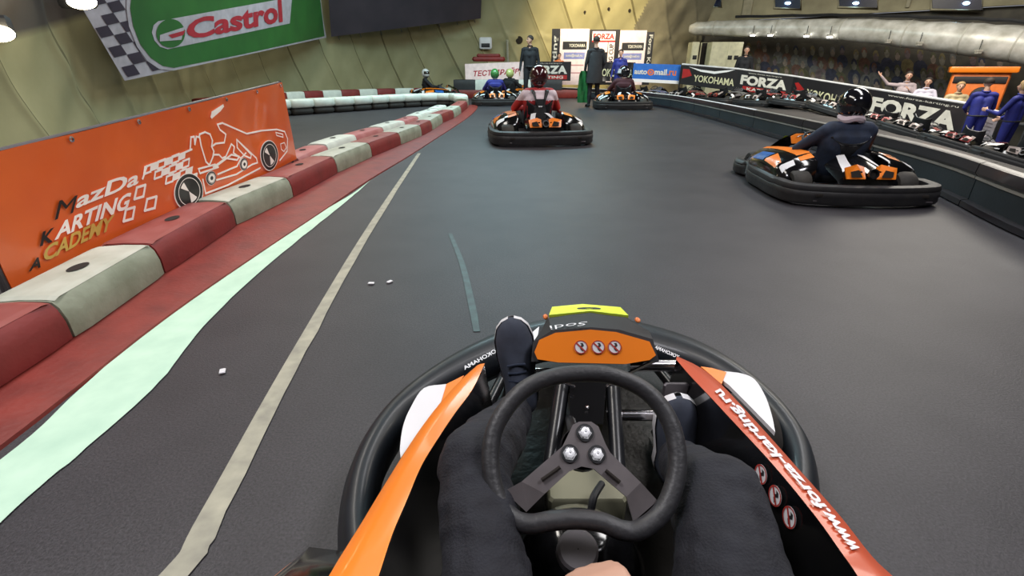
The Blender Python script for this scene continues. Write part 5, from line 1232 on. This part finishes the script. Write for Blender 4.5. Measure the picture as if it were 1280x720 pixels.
# ------------------------------------------------------------------ the driver himself: jeans, shoes, one hand between the thighs
me_ = empty('person', (0, 0, 0)); tag(me_, 'person in dark jeans and navy shoes driving the nearest kart, bare hand between thighs', 'person')
caps = []; SH = BLKC
hL, hR = V((.06, -.02, .22)), V((.24, -.02, .22))
kL, kR = V((-.062, .60, .375)), V((.325, .545, .35))
aL, aR = V((.01, .97, .19)), V((.375, .83, .17))
caps += [((.07, -.06, .22), .115, (.22, -.06, .22), .115, 1), ((.10, -.1, .3), .11, (.09, -.26, .56), .105, 0), ((.19, -.1, .3), .11, (.19, -.26, .56), .105, 0), ((-.01, -.28, .68), .065, (.29, -.28, .68), .065, 0), ((.14, -.28, .72), .05, (.14, -.25, .8), .045, 3)]
for hp, kn, an, rm, rk in ((hL, kL, aL, .066, .058), (hR, kR, aR, .085, .074)):
    m1 = hp*.5+kn*.5+V((-.012, 0, 0)); caps += [(hp, .085, m1+V((0, 0, .015)), rm, 1), (m1+V((0, 0, .015)), rm, kn, rk, 1), (kn, .062, kn*.55+an*.45, .06, 1), (kn*.55+an*.45, .058, an, .046, 1)]
# calf folds
shL = V((-.05, -.28, .66)); shR = V((.33, -.28, .66)); wL = V((.02, .20, .36)); wR = V((.148, .312, .40))
for sh, el, wr in ((shL, V((-.14, -.02, .46)), wL), (shR, V((.40, -.0, .46)), wR)):
    caps += [(sh, .058, el, .046, 0), (el, .046, wr, .033, 0)]
hand(caps, wR, (-.42, .85, .0), (-.1, -.1, -1), 3, sc=.95, curl=1.0, side=1); hand(caps, wL, (.25, .5, .2), (.1, 0, -1), 3, sc=.95, curl=.6, side=-1)
caps.append(((.14, -.27, .83), .075, (.14, -.27, .87), .085, 3))
bd = body('body', caps, [NAVY, JEAN, SH, SKN], me_, voxel=.0075, smooth=3)
mdn = bd.data
for vtx in mdn.vertices:      # cloth folds on the jeans
    c = vtx.co
    if c.y > .02 and c.z < .5:
        vtx.co += vtx.normal*(.006*noise.noise(c*14)+.004*noise.noise(V((c.x*30, c.y*55, c.z*30)))) if not (c.z > .34 and c.y < .45 and .04 < c.x < .25) else V((0, 0, 0))
helmet(me_, (.14, -.28, .90), (0, 1, 0), HM_B)
def shoe(heel, toe, upn, wdt, name='shoe'):
    """heel/toe = ends of the sole, upn = direction from sole to instep"""
    heel, toe = V(heel), V(toe); d = (toe-heel); L = d.length; d.normalize(); u = V(upn); u = (u-d*u.dot(d)).normalized(); s = d.cross(u)
    st = [(0, .6, .05), (.04, .8, .085), (.15, .88, .10), (.3, .82, .095), (.45, .9, .082), (.62, 1.0, .066), (.78, .98, .052), (.9, .8, .042), (.97, .5, .03), (1.0, .15, .018)]
    rows = []; srows = []
    for a, w_, h in st:
        c = heel+d*L*a; hw = wdt/2*w_; r = []
        for k in range(13):
            an = PI*k/12; r.append(c+s*math.cos(an)*hw+u*(.008+(h-.008)*math.sin(an)**.7))
        rows.append(r); srows.append([c+s*hw*1.07+u*.012, c+s*hw*1.08-u*.004, c-u*.008, c-s*hw*1.08-u*.004, c-s*hw*1.07+u*.012])
    b = MB(); b.grid(rows); b.f += [list(range(13)), list(range(len(b.v)-13, len(b.v)))]; b.m += [0, 0]; o = b.build(name, SUEDE, me_, ang=60)
    b = MB(); b.grid(srows); b.grid([[p+u*.004 for p in r] for r in srows]); b.build('sole', WHT, o, ang=60)
    b = MB()
    for a in (.42, .5, .58): c = heel+d*L*a; b.tube([c+s*wdt*.24+u*.074, c+u*(.087-.1*(a-.42)), c-s*wdt*.24+u*.074], .003, n=6)
    b.build('lace', NAVY, o)
    return o
shoe((.03, 1.045, .155), (-.003, 1.085, .395), (0, -1, .12), .096)
shoe((.385, .89, .08), (.375, .89, .30), (0, -1, .12), .092)

# ================================================================== LIGHT
def area(name, loc, size, power, col, rot=(0, 0, 0), sy=None):
    l = bpy.data.lights.new(name, 'AREA'); l.energy = power; l.color = col; l.size = size
    if sy: l.shape = 'RECTANGLE'; l.size_y = sy
    o = bpy.data.objects.new(name, l); COL.objects.link(o); o.location = loc; o.rotation_euler = rot; return o
area('ceiling_or_fill_light', (-2.5, 4, 5.6), 1.2, 150, (1, .94, .86), sy=5)
area('ceiling_or_fill_light', (3.5, 5, 5.6), 1.2, 190, (.98, .96, .95), sy=6)
area('ceiling_or_fill_light', (0, 13, 5.6), 5, 430, (.62, .92, 1.0), sy=2)
area('ceiling_or_fill_light', (9, 10, 5.2), 4, 420, (1, .93, .82), sy=4)
area('ceiling_or_fill_light', (-5, 12, 5.4), 3, 190, (1, .95, .8), sy=4)
area('ceiling_or_fill_light', (-2.2, .2, 4.6), 1.2, 80, (.97, .95, 1.0), sy=1.2)  # unseen fill lamp, added to brighten the kart's nose panel
area('ceiling_or_fill_light', (2.6, .2, 4.6), 1.2, 80, (.97, .95, 1.0), sy=1.2)  # matching added fill lamp on the other side, also for the nose panel
area('ceiling_or_fill_light', (6.5, 11, 5.0), 2.5, 260, (1, .93, .78), rot=tuple((V((12.5, 19.5, 3.2))-V((6.5, 11, 5.0))).to_track_quat('-Z', 'Y').to_euler()), sy=2.5)  # unseen lamp added and aimed to brighten the facade
sp = bpy.data.lights.new('spot', 'SPOT'); sp.energy = 2200; sp.color = (1, .78, .42); sp.spot_size = 1.2; sp.spot_blend = .9; sp.shadow_soft_size = .3
so = bpy.data.objects.new('wall_spotlight', sp); COL.objects.link(so); so.location = (2.6, 16.5, 5.2); so.rotation_euler = (V((3.4, 21.3, 2.9))-V(so.location)).to_track_quat('-Z', 'Y').to_euler()
sp2 = bpy.data.lights.new('spot', 'SPOT'); sp2.energy = 260; sp2.color = (1, .85, .72); sp2.spot_size = 1.3; sp2.spot_blend = .9; sp2.shadow_soft_size = .25
so = bpy.data.objects.new('panel_spotlight', sp2); COL.objects.link(so); so.location = (3.2, 13.5, 4.2); so.rotation_euler = (V((3.3, 19.5, 1.6))-V(so.location)).to_track_quat('-Z', 'Y').to_euler()
wd = bpy.data.worlds.new('world'); scn.world = wd; wd.use_nodes = True; wd.node_tree.nodes['Background'].inputs['Color'].default_value = (.62, .64, .7, 1); wd.node_tree.nodes['Background'].inputs['Strength'].default_value = .35
scn.view_settings.view_transform = 'Standard'; scn.view_settings.look = 'None'; scn.view_settings.exposure = 0.45
scn.cycles.use_denoising = True
scn.cycles.max_bounces = 5
